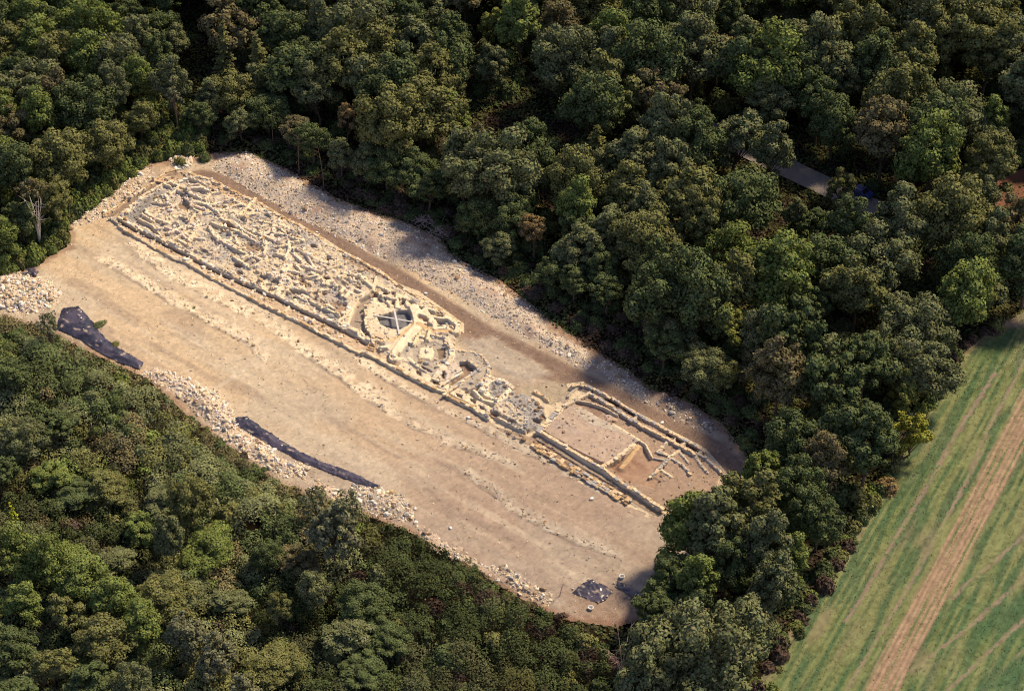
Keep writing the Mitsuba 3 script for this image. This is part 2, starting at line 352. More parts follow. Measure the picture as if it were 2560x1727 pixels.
# --- chambered cairn: two rubble floors, slab, rectangular chamber with passage, curved wall
level(P([(400, 520), (560, 440), (700, 350), (850, 330), (1000, 320), (1110, 430), (1290, 460), (1430, 540), (1490, 640), (1440, 760), (1280, 880), (1050, 900), (960, 900), (700, 760), (480, 640)], .6, **cA), .6, .3, DUST * 1.1, .12)
level(P([(580, 440), (700, 370), (860, 340), (980, 400), (960, 560), (860, 690), (760, 670), (600, 560)], .45, **cA), .42, .25, DUST * .95, .12)
level(P([(680, 400), (830, 370), (880, 470), (820, 560), (660, 520)], .75, **cA), .7, .35, CREAM * 1.08, .12)
level(P([(880, 450), (990, 430), (990, 560), (900, 570)], -.1, **cA), .0, .2, np.array([0.172, 0.133, 0.101]), .08)
for pts, w, t in [([(1000, 320), (1050, 400), (1060, 500), (1010, 600)], .7, 1.0), ([(960, 640), (860, 760)], 1.0, .95), ([(560, 530), (680, 640), (820, 740), (980, 810)], .4, .9), ([(400, 520), (560, 560)], .5, .7)]:
    ridge(P(pts, t, **cA), t, w, .25, CREAM * 1.06)
level(P([(1010, 560), (1100, 560), (1160, 650), (1200, 690), (980, 830), (985, 640)], .85, **cA), .85, .15, np.array([0.437, 0.390, 0.328]), .02)
level(P([(1110, 450), (1290, 460), (1430, 540), (1480, 640), (1440, 740), (1300, 850), (1150, 850), (1340, 660), (1230, 570), (1080, 540)], .75, **cA), .72, .2, DUST * .95, .14)
level(P([(1155, 605), (1220, 572), (1358, 660), (1320, 695), (985, 920), (950, 858), (1190, 690), (1135, 640)], .05, **cA), .0, .08, np.array([.21, .155, .12]), .02, .05)
ridge(P([(1180, 690), (1075, 762), (965, 835)], .9, **cA), .92, .3, .1, CREAM * 1.12)
ridge(P([(1170, 565), (1240, 558), (1362, 650)], .95, **cA), .95, .35, .1, DUST * 1.15)
ridge(P([(1372, 660), (1215, 775), (1110, 850), (980, 945)], .95, **cA), .95, .35, .1, CREAM)
ridge(P([(1110, 440), (1290, 455), (1430, 530), (1495, 640), (1450, 760), (1340, 850), (1240, 890)], .8, **cA), .85, .4, .25, DUST * 1.15)
# front cells
_front = np.vstack([P([(430, 640), (700, 790), (950, 890), (1000, 940), (1300, 1090), (1480, 1220)], .4, **cA), P([(1500, 1080), (1300, 990), (1180, 900), (980, 810), (760, 700), (480, 560)], .4, **cA)])
level(_front, .5, .15, CREAM * .95, .08)
ridge(SO[-7:], .6, .4, .12, CREAM * 1.05); ridge(SO2, .6, .4, .12, CREAM * 1.05)
for q in [[(640, 690), (700, 700), (720, 770), (650, 730)], [(850, 790), (920, 830), (910, 870), (840, 840)], [(920, 720), (975, 710), (975, 800), (930, 770)], [(1080, 940), (1190, 980), (1190, 1020), (1120, 990)], [(1260, 1000), (1340, 1040), (1330, 1090), (1270, 1040)], [(1370, 1080), (1440, 1120), (1430, 1150), (1370, 1130)], [(1280, 910), (1360, 950), (1400, 1000), (1300, 960)], [(1400, 1000), (1480, 1030), (1490, 1070), (1420, 1050)], [(700, 620), (830, 700), (830, 730), (700, 660)]]:
    level(P(q, .05, **cA), .0, .12, np.array([0.211, 0.172, 0.140]), .05)
# --- round cairn and oval rubble mound
level(P([(1370, 840), (1500, 745), (1650, 780), (1760, 870), (1770, 920), (1650, 1000), (1500, 1020), (1330, 920)], .8, **cA), .8, .3, CREAM * 1.1, .1)
level(P([(1500, 810), (1650, 810), (1710, 880), (1600, 1000), (1500, 980), (1470, 900)], .6, **cA), .55, .2, SLATE * 1.25, .1)
level(P([(1560, 1040), (1680, 950), (1800, 930), (1950, 940), (2080, 1020), (2150, 1130), (2160, 1220), (2060, 1340), (1920, 1380), (1700, 1260), (1480, 1130)], .7, **cA), .72, .5, SLATE * 1.3, .22)
level(P([(1500, 1090), (1640, 1010), (1760, 1040), (1960, 1220), (1900, 1330), (1680, 1220)], .8, **cA), .78, .5, mixc(DUST, CREAM, np.array(.5)), .25)
ridge(P([(1310, 900), (1420, 1010), (1560, 1040), (1680, 980)], .85, **cA), .85, .4, .2, CREAM * 1.08)
ridge(P([(2010, 915), (2100, 960), (2170, 1020)], .5, **cA), .5, .35, .2, OCHRE * 1.2)
ridge(P([(1470, 1140), (1620, 1230), (1780, 1310), (1900, 1380)], .7, **cA), .75, .35, .2, CREAM)
for x, y, rx, ry in [(1550, 1190, .9, .6), (1740, 1280, .7, .5), (2110, 1225, .6, .5), (2030, 1270, .8, .4)]:
    hollow(x, y, .3, rx, ry, BROWN * .9, depth=.7, **cA)
level(P([(1460, 1280), (1700, 1340), (1950, 1420), (2060, 1400), (2150, 1560), (1950, 1540), (1650, 1400)], .2, **cA), .22, .3, np.array([0.281, 0.226, 0.172]), .08)
# --- walled platform at the east end
PLAT = P([(370, 600), (580, 400), (700, 330), (860, 240), (690, 170), (790, 150), (1350, 460), (1970, 790), (2150, 1010), (2100, 1180), (1700, 1400), (1540, 1350), (900, 930), (640, 770)], .5, **cC)
level(PLAT, .35, .3, np.array([0.257, 0.195, 0.152]), .05)
level(P([(360, 620), (760, 900), (1530, 1360), (1640, 1420), (1490, 1430), (1150, 1220), (820, 1060), (560, 920), (290, 740), (270, 690)], .2, **cC), .18, .2, np.array([0.257, 0.195, 0.140]), .06)
level(P([(360, 625), (760, 905), (1530, 1365), (1560, 1390), (1130, 1160), (760, 950), (340, 690)], .4, **cC), .42, .1, np.array([0.250, 0.203, 0.160]), .03)
level(P([(400, 600), (600, 410), (720, 330), (1000, 500), (1380, 700), (1300, 730), (1030, 940), (700, 780)], 1.0, **cC), 1.0, .12, mixc([.275, .235, .215], [.33, .265, .215], sm(.4, .6, n_big)), .05)
level(P([(690, 380), (800, 370), (960, 470), (1100, 540), (1300, 690), (1100, 610), (900, 570), (780, 480)], 1.0, **cC), 1.05, .25, DUST * 1.08, .12)
level(P([(710, 325), (820, 350), (800, 370), (720, 360)], .5, **cC), .4, .15, np.array([0.156, 0.117, 0.094]), .04)
level(P([(820, 370), (880, 365), (1020, 420), (950, 475), (880, 440), (870, 410)], .45, **cC), .38, .12, np.array([0.187, 0.136, 0.109]), .03)
level(P([(1000, 440), (1180, 450), (1400, 580), (1600, 700), (1560, 780), (1440, 770), (1400, 700), (1100, 540)], .25, **cC), .25, .2, np.array([0.265, 0.203, 0.156]), .04)
level(P([(1000, 440), (1120, 440), (1150, 520), (1020, 520)], .6, **cC), .6, .35, np.array([0.328, 0.257, 0.203]), .08)
level(P([(1340, 760), (1430, 800), (1480, 870), (1600, 890), (1500, 1000), (1470, 1040), (1560, 1100), (1500, 1180), (1180, 1090), (1050, 960)], .15, **cC), .12, .25, mixc([.27, .19, .14], [.21, .125, .09], sm(.5, .65, n_big)), .06)
ridge(P([(1340, 760), (1260, 870), (1180, 960)], .6, **cC), .6, .5, .6, OCHRE * .95)
ridge(P([(1300, 740), (1150, 860), (1010, 945)], 1.15, **cC), 1.15, .6, .15, CREAM * .95)
for pts, w, t, c in [([(585, 395), (480, 500), (375, 605)], .8, 1.15, CREAM * .98), ([(375, 605), (640, 765), (860, 900), (1010, 980), (1180, 1110), (1330, 1200), (1540, 1345)], .6, 1.1, CREAM * .95), ([(560, 390), (700, 320), (860, 240)], .6, 1.0, CREAM * .85),
                     ([(690, 180), (780, 155), (900, 195), (1090, 300), (1330, 450), (1560, 570), (1960, 790)], .4, .8, DUST * 1.25), ([(860, 245), (1000, 320), (1180, 440), (1380, 560), (1700, 730), (1880, 830)], .45, .85, DUST * 1.25), ([(1975, 790), (1895, 840)], .4, .8, DUST * 1.25),
                     ([(1920, 825), (2000, 880), (2145, 1010)], .35, .7, DUST * 1.2), ([(1330, 460), (1300, 490)], .4, .7, DUST * 1.2), ([(1705, 680), (1665, 715)], .35, .7, DUST * 1.2), ([(1785, 725), (1750, 750)], .35, .7, DUST * 1.2),
                     ([(740, 310), (860, 330), (1010, 380), (1130, 450)], .3, 1.05, CREAM * .85), ([(1100, 545), (1300, 660), (1410, 740), (1465, 850)], .35, 1.0, CREAM * .88), ([(1620, 710), (1560, 780), (1520, 810)], .4, .7, DUST * 1.15), ([(1530, 800), (1660, 850)], .35, .6, DUST * 1.1),
                     ([(1740, 790), (1640, 870), (1570, 950), (1460, 1050)], .4, .65, DUST * 1.15), ([(1660, 870), (1760, 930), (1830, 1010)], .35, .6, DUST * 1.15), ([(1730, 800), (1830, 920)], .3, .6, DUST * 1.1), ([(1490, 870), (1600, 890)], .25, .5, DUST * 1.1),
                     ([(1540, 970), (1660, 1050)], .35, .55, CREAM * .85), ([(1890, 850), (1950, 940), (2010, 1010)], .35, .6, DUST * 1.1), ([(790, 160), (690, 230), (650, 280)], .3, .45, DUST)]:
    ridge(P(pts, t, **cC), t, w, .12, c)
for q in [[(1010, 310), (1060, 310), (1180, 375), (1130, 390)], [(1170, 395), (1210, 385), (1320, 465), (1290, 480)], [(1620, 640), (1680, 670), (1655, 690), (1600, 660)], [(1715, 690), (1770, 720), (1740, 745), (1690, 715)], [(1810, 740), (1920, 800), (1880, 815), (1790, 760)]]:
    level(P(q, .05, **cC), .0, .1, np.array([0.121, 0.082, 0.070]), .03)
# rubble facing along the foot of the platform
level(P([(290, 690), (500, 830), (700, 960), (900, 1080), (1250, 1290), (1240, 1310), (880, 1130), (560, 930), (300, 760)], .3, **cC), .3, .2, np.array([0.312, 0.242, 0.164]), .16)

# split into the separate structures
REG = {
    'walled_platform': np.vstack([P([(230, 680), (370, 560), (560, 360), (620, 270), (640, 140), (800, 120), (1350, 430), (1990, 770), (2200, 1010), (2100, 1250), (1700, 1470), (1480, 1470), (1100, 1270), (780, 1110), (520, 950), (250, 780)], .3, **cC)]),
    'oval_rubble_mound': P([(1440, 1120), (1560, 1050), (1690, 945), (1800, 915), (1960, 920), (2030, 880), (2200, 1010), (2190, 1230), (2070, 1380), (2170, 1570), (1950, 1570), (1640, 1430), (1430, 1280)], .4, **cA),
    'round_cairn': P([(1330, 880), (1370, 820), (1500, 720), (1660, 760), (1790, 870), (1790, 930), (1690, 970), (1560, 1050), (1420, 1030)], .4, **cA),
    'chambered_cairn': np.vstack([P([(390, 640), (350, 560), (420, 500), (540, 420), (700, 320), (830, 300), (1010, 290), (1130, 410), (1300, 430), (1450, 510), (1530, 640), (1480, 740), (1370, 820), (1330, 900), (1430, 1040), (1480, 1090), (1520, 1280), (1400, 1220), (1280, 1140), (1120, 1070), (930, 950), (680, 830)], .3, **cA)]),
    'ring_cairn': np.vstack([P([(420, 1060), (470, 860), (560, 660), (700, 570), (850, 480), (1000, 390), (1250, 480), (1500, 580), (1800, 720), (2000, 830), (2200, 960), (2200, 1090), (2080, 1190), (1800, 1190), (1560, 1220), (1400, 1400), (1200, 1600), (1050, 1600), (700, 1430), (560, 1360)], .4, **c4)]),
    'long_cairn': np.vstack([SO[:17] - VA * .5, P([(1220, 1350), (1250, 1100), (1500, 960), (1760, 1060), (2000, 1230)], .4, **cB), NE[::-1] + VA * .6, OL[::-1] - UA * .6]),
}
SURF = {'walled_platform': 'earth_fill', 'oval_rubble_mound': 'rubble_core', 'round_cairn': 'rubble_core', 'chambered_cairn': 'cairn_body', 'ring_cairn': 'cairn_body', 'long_cairn': 'rubble_core'}
for k, l, c in [('long_cairn', 'long rubble cairn of cream and grey limestone with kerb walls, left half of the barrow', 'cairn'), ('ring_cairn', 'round stone cairn with thick pale ring wall around a dark crossed pit', 'cairn'),
                ('chambered_cairn', 'cairn with a rectangular chamber, straight passage and curved outer wall', 'cairn'), ('round_cairn', 'small roundish cairn with cream rim and grey core right of the chamber', 'cairn'),
                ('oval_rubble_mound', 'oval heap of grey and cream rubble against the platform end', 'rubble mound'), ('walled_platform', 'walled rectangular platform with small wall cells, right end of the barrow', 'stone platform')]:
    tag(k, l, c)
owner = np.full(BX.shape, -1)
for i, (k, q) in enumerate(REG.items()):
    m = inside(BX, BY, q) & (owner < 0)
    owner[m] = i
_all = shapely.union_all([Polygon(q).buffer(0) for q in REG.values()]).buffer(.9).buffer(-.9)
_in = shapely.contains_xy(_all, BX.ravel(), BY.ravel()).reshape(BX.shape)
for _ in range(14):
    for sh in ((0, 1), (0, -1), (1, 1), (1, -1)):
        o2 = np.roll(owner, sh[1], sh[0])
        owner = np.where((owner < 0) & _in & (o2 >= 0), o2, owner)
COL = COL * (0.8 + .4 * n_fin[..., None]) * (0.86 + .28 * n_mid[..., None])
# tones are browner towards the east end
COL = np.clip(COL, .01, .85)
FZ = lambda x, y: .05                                        # mean level of the excavated floor
H = H * HS + 0.03
for i, k in enumerate(REG):
    f = grid_faces(*BX.shape, owner == i)
    v, f, c = compact(np.stack([BX, BY, H], -1).reshape(-1, 3), f, COL.reshape(-1, 3))
    put(f'{k}__{SURF[k]}', v, f, c, smooth=True)

def top(x, y):
    u, v = uv(x, y)
    i, j = np.clip(((v - gv[0]) / RES).round().astype(int), 0, len(gv) - 1), np.clip(((u - gu[0]) / RES).round().astype(int), 0, len(gu) - 1)
    return H[i, j], owner[i, j], COL[i, j]

def scatter(poly, n, r):
    lo, hi = poly.min(0), poly.max(0)
    q = r.uniform(lo, hi, (int(n * 6) + 50, 2))
    q = q[shapely.contains_xy(Polygon(poly), q[:, 0], q[:, 1])]
    return q[:n]

# loose stones on each structure: the larger ones singly, the small ones as rubble
KEYS = list(REG)
for k, dens, w, big in [('long_cairn', 6.5, [7, 3, 1.0, 3, .2], 240), ('ring_cairn', 3.0, [7, 1.5, 1.2, 2.5, .2], 110), ('chambered_cairn', 3.0, [6, 3, .8, 1.6, .2], 90), ('round_cairn', 10, [4, 6, .4, 1, .1], 40), ('oval_rubble_mound', 10, [4, 6, .5, 2, .3], 90), ('walled_platform', 2.0, [3, 3, 1, 1, 3], 60)]:
    r = np.random.default_rng(len(k) * 31)
    q = scatter(REG[k], int(dens * Polygon(REG[k]).area), r)
    z, o, c = top(q[:, 0], q[:, 1])
    ok = (o == KEYS.index(k)) & (z > .12) & (r.random(len(q)) < .1 + .9 * sm(.1, .3, c.mean(1)))
    if k == 'ring_cairn':
        du = dist_line(q[:, 0], q[:, 1], P([(1480, 740), (1540, 900), (1550, 1000), (1450, 1110), (1330, 1230), (1230, 1370)], 1.3, **c4))
        ok &= (du > .8) | (r.random(len(q)) < .25)
    q, z, c = q[ok], z[ok], c[ok]
    s = np.clip(r.lognormal(math.log(.2), .45, len(q)), .1, .75)
    if k == 'walled_platform': s *= .75
    if k in ('ring_cairn', 'chambered_cairn'): s *= .85
    # stones lean towards the tone of the rubble they lie in
    t = tones(len(q), w, 5 + len(k)); t = t * (.35 + .65 * sm(.12, .36, c.mean(1)))[:, None] * .8 + c * .25
    order = np.argsort(-s)
    for i in order[:big]:
        tone = int(np.argmin([np.abs(x - t[i]).sum() for x in (CREAM, CREAM * [.9, .84, .78], GREY * 1.1, OCHRE * .95, WHITE * .95, BROWN * 1.15)]))
        stone(k, 'stone', (q[i, 0], q[i, 1], z[i] + .1 * s[i]), (s[i] * 1.5, s[i] * 1.4, s[i] * 1.5), r.uniform(0, 360), tone, r, block=False, tilt=14)
    i = order[big:]
    put(f'{k}__rubble', *rocks(np.column_stack([q[i], z[i] + .12 * s[i]]), s[i] * 1.35, t[i], 9 + len(k)))
    tag(f'{k}__rubble', kind='stuff')

# courses of wall stones along kerbs and walls
def course(holder, kind, pts, z, length=.62, depth=.4, h=.3, tones_=(0, 0, 1, 3, 4), seed=0, skip=.08):
    r = np.random.default_rng(900 + seed)
    for a, b in zip(pts[:-1], pts[1:]):
        L = np.linalg.norm(b - a)
        if L < .3: continue
        d = (b - a) / L; yaw = math.degrees(math.atan2(d[1], d[0])); s = r.uniform(0, .3)
        while s < L:
            w = length * r.uniform(.6, 1.4)
            if r.random() > skip:
                p = a + d * (s + w / 2) + np.array([-d[1], d[0]]) * r.normal(0, .06)
                stone(holder, kind, (p[0], p[1], z * HS + r.normal(0, .04)), (w * .95, depth * r.uniform(.8, 1.2), h * r.uniform(.8, 1.25)), yaw + r.normal(0, 7), tones_[r.integers(len(tones_))], r)
            s += w
course('long_cairn', 'kerb_stone', SO[:11], .42, .75, .4, .36, (0, 1, 1, 3), 1)
course('long_cairn', 'kerb_stone', OL, .4, .7, .4, .35, (0, 1, 3, 3), 2)
course('long_cairn', 'kerb_stone', NE[:8], .6, .65, .42, .34, (0, 3, 3, 1), 3)
course('long_cairn', 'wall_stone', SI[:11], .87, .65, .45, .34, (0, 0, 4, 1, 2), 4)
course('long_cairn', 'wall_stone', IL, .85, .6, .42, .32, (0, 0, 4, 2), 5)
course('ring_cairn', 'kerb_stone', NE[8:], .6, .65, .42, .34, (0, 3, 1), 6)
course('ring_cairn', 'kerb_stone', SO[10:17], .42, .7, .42, .36, (0, 1, 3), 7)
course('ring_cairn', 'wall_stone', P([(840, 520), (640, 610), (545, 740), (510, 900), (470, 1030)], 1.2, **c4), 1.2, .55, .6, .3, (0, 0, 4, 1), 8)
course('ring_cairn', 'wall_stone', P([(790, 700), (775, 880), (800, 1040), (880, 1150)], 1.1, **c4), 1.08, .5, .4, .3, (0, 0, 1), 9)
course('chambered_cairn', 'kerb_stone', SO[-7:], .62, .65, .42, .36, (0, 0, 3), 10)
course('chambered_cairn', 'kerb_stone', SO2, .62, .65, .42, .36, (0, 0, 3), 11)
course('chambered_cairn', 'wall_stone', P([(1110, 440), (1290, 455), (1430, 530), (1495, 640), (1450, 760), (1340, 850), (1240, 890)], .85, **cA), .85, .5, .35, .28, (1, 2, 2, 1), 12)
course('chambered_cairn', 'chamber_stone', P([(1180, 690), (1075, 762), (965, 835)], .95, **cA), .93, .7, .32, .3, (0, 4, 0), 13)
course('chambered_cairn', 'chamber_stone', P([(1170, 565), (1240, 558), (1362, 650)], .98, **cA), .96, .6, .35, .3, (1, 2, 1), 14)
course('chambered_cairn', 'chamber_stone', P([(1372, 660), (1215, 775), (1110, 850), (980, 945)], .98, **cA), .96, .6, .35, .3, (0, 1, 2), 15)
course('chambered_cairn', 'wall_stone', P([(1000, 320), (1050, 400), (1060, 500), (1010, 600)], 1.02, **cA), 1.02, .5, .6, .3, (0, 4, 0), 16)
course('chambered_cairn', 'wall_stone', P([(960, 640), (860, 760)], .98, **cA), .97, .5, .7, .3, (0, 4, 0), 17)
course('round_cairn', 'wall_stone', P([(1370, 840), (1500, 750), (1650, 785), (1755, 870)], .9, **cA), .84, .5, .5, .3, (0, 0, 4), 18)
course('walled_platform', 'kerb_stone', P([(585, 395), (480, 500), (375, 605)], 1.2, **cC), 1.17, .5, .7, .3, (0, 1, 4, 2), 19, .02)
course('walled_platform', 'kerb_stone', P([(375, 605), (640, 765), (860, 900), (1010, 980), (1180, 1110), (1330, 1200), (1540, 1345)], 1.15, **cC), 1.13, .6, .45, .3, (0, 1, 1, 2), 20, .02)
course('walled_platform', 'kerb_stone', P([(690, 180), (780, 155), (900, 195), (1090, 300), (1330, 450), (1560, 570), (1960, 790)], .85, **cC), .83, .6, .36, .28, (1, 2, 1), 21, .03)
course('walled_platform', 'wall_stone', P([(860, 245), (1000, 320), (1180, 440), (1380, 560), (1700, 730), (1880, 830)], .9, **cC), .88, .6, .4, .28, (1, 2, 1), 22, .03)
course('walled_platform', 'wall_stone', P([(1300, 740), (1150, 860), (1010, 945)], 1.2, **cC), 1.2, .45, .5, .3, (0, 0, 4, 1), 23, .03)
course('walled_platform', 'wall_stone', P([(1920, 825), (2000, 880), (2145, 1010)], .75, **cC), .73, .55, .33, .26, (1, 2), 24)
course('walled_platform', 'wall_stone', P([(1740, 790), (1640, 870), (1570, 950), (1460, 1050)], .7, **cC), .68, .5, .36, .26, (1, 2, 0), 25)
course('walled_platform', 'wall_stone', P([(1660, 870), (1760, 930), (1830, 1010)], .65, **cC), .63, .5, .33, .26, (1, 2), 26)
course('walled_platform', 'wall_stone', P([(1620, 710), (1560, 780), (1520, 810), (1660, 850)], .7, **cC), .66, .5, .36, .26, (1, 2), 27)
for j, off in enumerate((0, .4, .8)):
    course('walled_platform', 'facing_stone', P([(300, 725), (560, 890), (900, 1100), (1250, 1300)], .35, **cC) - VA * (off - .4), .36, .6, .42, .34, (1, 5, 3, 2), 30 + j, .12)

# ------------------------------------------------------------------ excavated floor
RF = .19
x0, y0 = DIG.min(0); x1, y1 = DIG.max(0)
X, Y = np.meshgrid(np.arange(x0 - 1, x1 + 1, RF), np.arange(y0 - 1, y1 + 1, RF))
u_, v_ = uv(X, Y)
nb, nm, nf, ns = fbm(X, Y, 9, 21, 3, 2.0, ANG), fbm(X, Y, 2.2, 22, 4, 2.2, ANG), fbm(X, Y, .7, 23, 3), fbm(X, Y, 1.3, 24, 3, 6.0, ANG)
nff = fbm(X, Y, .28, 25, 2)
fz = .05 + .12 * (nm - .5) + .10 * (ns - .5) + .05 * (nf - .5)
L1 = P([(660, 260), (900, 390), (1060, 490), (1210, 575), (1340, 640), (1480, 710), (1590, 770), (1660, 850)], 0, (0, 560), .3871)
L2 = np.vstack([P([(860, 180), (1090, 350), (1400, 500), (1700, 660), (1950, 850), (2200, 1010), (2325, 1080)], 0, (0, 560), .3871), P([(100, 1040), (230, 1160)], 0, (850, 560), .3871)])
L3 = P([(1300, 40), (1800, 330), (2100, 480), (2330, 600)], 0, (0, 560), .3871)
L4 = P([(130, 900), (420, 1090), (700, 1230), (1100, 1430), (1500, 1640), (1900, 1830), (2050, 1880)], 0, (850, 560), .3871)
L5 = P([(0, 1000), (300, 1230), (700, 1420), (1100, 1560)], 0, (850, 560), .3871)
L6 = P([(800, 170), (1150, 430), (1500, 610), (1750, 690)], 0, (850, 1120), .3871)
BANDS = [(L1, .16, 2.0), (L2, .14, 2.6), (L3, .08, 2.4), (L4, .1, 1.6), (L5, .09, 1.5), (L6, .08, 1.6)]
stony, crack = np.zeros_like(X), np.zeros_like(X)
for pts, hgt, w in BANDS:
    d = side_line(X, Y, pts) + (nm - .5) * 1.5 + (nf - .5) * .7
    br = sm(.38, .5, fbm(X, Y, 5, 26 + int(w * 10), 2))          # the ledge breaks off here and there
    ck = np.exp(-((d + .16) / .16) ** 2) * br
    fz += hgt * .55 * sm(-.12, .2, d) * (1 - sm(w * .6, w * 1.6, d)) * (.4 + .6 * br) - .07 * ck
    crack = np.maximum(crack, ck)
    stony = np.maximum(stony, sm(-.3, .2, d) * (1 - sm(w * .6, w * 1.3, d)))
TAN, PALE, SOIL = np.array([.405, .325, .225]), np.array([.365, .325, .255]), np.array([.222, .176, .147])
east = sm(35, 85, u_ + 12 * (nb - .5))  # floor tone blends browner and darker towards the east
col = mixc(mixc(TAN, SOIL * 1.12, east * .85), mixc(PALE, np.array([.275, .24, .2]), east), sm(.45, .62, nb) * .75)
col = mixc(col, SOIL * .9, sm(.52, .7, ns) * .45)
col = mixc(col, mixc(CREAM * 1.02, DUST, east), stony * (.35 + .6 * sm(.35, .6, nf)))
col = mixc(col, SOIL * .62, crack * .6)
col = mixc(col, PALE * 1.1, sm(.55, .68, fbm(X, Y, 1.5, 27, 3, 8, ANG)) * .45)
# brown track along the north side
TR = np.vstack([P([(1500, 380), (1900, 480), (2320, 640)], 0, **c2), DP([(760, 558), (930, 655), (1110, 770), (1300, 862), (1500, 962), (1620, 1025), (1700, 1110)])])
dt = dist_line(X, Y, TR) + (nm - .5) * .7
col = mixc(col, np.array([.18, .132, .105]), 1 - sm(1.7, 2.6, dt)); fz -= .08 * (1 - sm(.8, 1.8, dt))
# paler stony spread and grey patch east of the chambered cairn
pe = edge_dist(X, Y, DP([(1050, 770), (1120, 760), (1240, 830), (1260, 850), (1200, 870), (1110, 840), (1060, 800)]))
col = mixc(col, DUST * .95, sm(-.3, 1.0, pe + (nf - .5)) * .8); fz += .18 * sm(0, 1.2, pe)
pe = edge_dist(X, Y, DP([(1160, 880), (1260, 860), (1300, 880), (1260, 930), (1200, 920)]))
col = mixc(col, np.array([.29, .25, .185]), sm(-.3, 1.0, pe))
# light path trodden across
tp = dist_line(X, Y, P([(1400, 1060), (1650, 890), (1720, 750)], 0, (0, 560), .3871))
col = mixc(col, PALE * 1.12, (1 - sm(.15, .6, tp)) * .6)
# purple-brown tree shade painted onto the ground by the sheets at the lower end
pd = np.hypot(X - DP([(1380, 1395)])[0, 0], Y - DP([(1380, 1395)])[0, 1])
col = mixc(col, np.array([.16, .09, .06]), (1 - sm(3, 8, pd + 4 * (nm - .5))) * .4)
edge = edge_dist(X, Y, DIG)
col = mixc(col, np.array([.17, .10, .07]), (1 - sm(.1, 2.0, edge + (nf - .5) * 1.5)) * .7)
col = np.clip(col * (.84 + .32 * nf[..., None]) * (.9 + .2 * nm[..., None]) * (.68 + .64 * nff[..., None]), .01, .8)
fz += (nf - .5) * .06 + (nff - .5) * .07
core = shapely.contains_xy(_all.buffer(-.75), X.ravel(), Y.ravel()).reshape(X.shape)
keep = inside(X, Y, DIG) & ~core
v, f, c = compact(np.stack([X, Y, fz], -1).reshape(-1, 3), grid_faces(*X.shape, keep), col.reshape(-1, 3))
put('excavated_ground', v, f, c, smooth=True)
tag('excavated_ground', kind='structure')
def floor_z(x, y):
    i, j = np.clip(((y - Y[0, 0]) / RF).round().astype(int), 0, X.shape[0] - 1), np.clip(((x - X[0, 0]) / RF).round().astype(int), 0, X.shape[1] - 1)
    return fz[i, j]
FX, FY = X, Y
r = np.random.default_rng(55)
q = scatter(DIG, 60000, r)
i, j = ((q[:, 1] - Y[0, 0]) / RF).round().astype(int), ((q[:, 0] - X[0, 0]) / RF).round().astype(int)
ok = (r.random(len(q)) < .15 + .5 * stony[i, j]) & keep[i, j] & (edge[i, j] > .5)
q = q[ok]; s = np.clip(r.lognormal(math.log(.13), .5, len(q)), .05, .5) * (.7 + .3 * stony[i, j][ok])
t = tones(len(q), [6, 2, 2, 1, 1], 77); uu = uv(q[:, 0], q[:, 1])[0]
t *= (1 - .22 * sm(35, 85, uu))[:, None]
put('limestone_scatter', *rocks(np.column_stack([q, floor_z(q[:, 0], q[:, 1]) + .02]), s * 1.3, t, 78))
tag('limestone_scatter', 'small limestone pieces strewn in bands over the bare excavated ground', 'stones', kind='stuff')

# ------------------------------------------------------------------ spoil heaps of stone round the excavation
GREYBANK = ' grey stone heap'
def heap(poly, height, dens, w, label, seed, soil=(.35, .29, .22), smed=.2, big=40, bare=.0):  # bare: share of the heap where earth shows
    if GREYBANK not in label: poly = np.array(Polygon(poly).buffer(.35).exterior.coords)[:-1]
    if GREYBANK in label: poly = np.array(shapely.union_all([Polygon(poly).buffer(-.15), Polygon(poly + VA * .25)]).exterior.coords)[:-1]
    k = numbered('spoil_heap')
    tag(k, label, 'spoil heap', 'stone spoil heaps round the excavation')
    height *= .7
    lo, hi = poly.min(0) - .5, poly.max(0) + .5
    X, Y = np.meshgrid(np.arange(lo[0], hi[0], .3), np.arange(lo[1], hi[1], .3))
    nm, nf = fbm(X, Y, 2.6, seed, 4), fbm(X, Y, .8, seed + 1, 3)
    d = edge_dist(X, Y, poly) + (nm - .5) * 1.6
    z = .0 + height * sm(-.1, 2.6, d) * (.3 + 1.4 * nm) + .4 * (nf - .5) * sm(0, .6, d)
    c = mixc(soil, np.array([.22, .13, .095]), sm(.5, .72, nm) * bare) * (.75 + .5 * nf[..., None])
    v, f, cc = compact(np.stack([X, Y, z], -1).reshape(-1, 3), grid_faces(*X.shape, d > -.15), c.reshape(-1, 3))
    put(f'{k}__soil', v, f, cc, smooth=True)
    r = np.random.default_rng(seed)
    q = scatter(poly, int(dens * 1.5 * Polygon(poly).area), r)
    i, j = ((q[:, 1] - lo[1]) / .3).round().astype(int), ((q[:, 0] - lo[0]) / .3).round().astype(int)
    ok = (d[i, j] > 0) & (r.random(len(q)) > bare * sm(.5, .66, nm[i, j]))
    q, zz = q[ok], z[i, j][ok]
    s = np.clip(r.lognormal(math.log(smed * .68), .6, len(q)), .06, .75)
    t = tones(len(q), w, seed + 2)
    o = np.argsort(-s)
    for n in o[:big]:
        tone = int(np.argmin([np.abs(x - t[n]).sum() for x in (CREAM, CREAM * [.9, .84, .78], GREY * 1.1, OCHRE * .95, WHITE * .95, BROWN * 1.15)]))
        stone(k, 'stone', (q[n, 0], q[n, 1], zz[n] + .1 * s[n]), (s[n] * 1.4, s[n] * 1.3, s[n] * 1.4), r.uniform(0, 360), tone, r, block=False, tilt=14)
    o = o[big:]
    put(f'{k}__rubble', *rocks(np.column_stack([q[o], zz[o] + .1 * s[o]]), s[o] * 1.35, t[o], seed + 3))
    tag(f'{k}__rubble', kind='stuff')

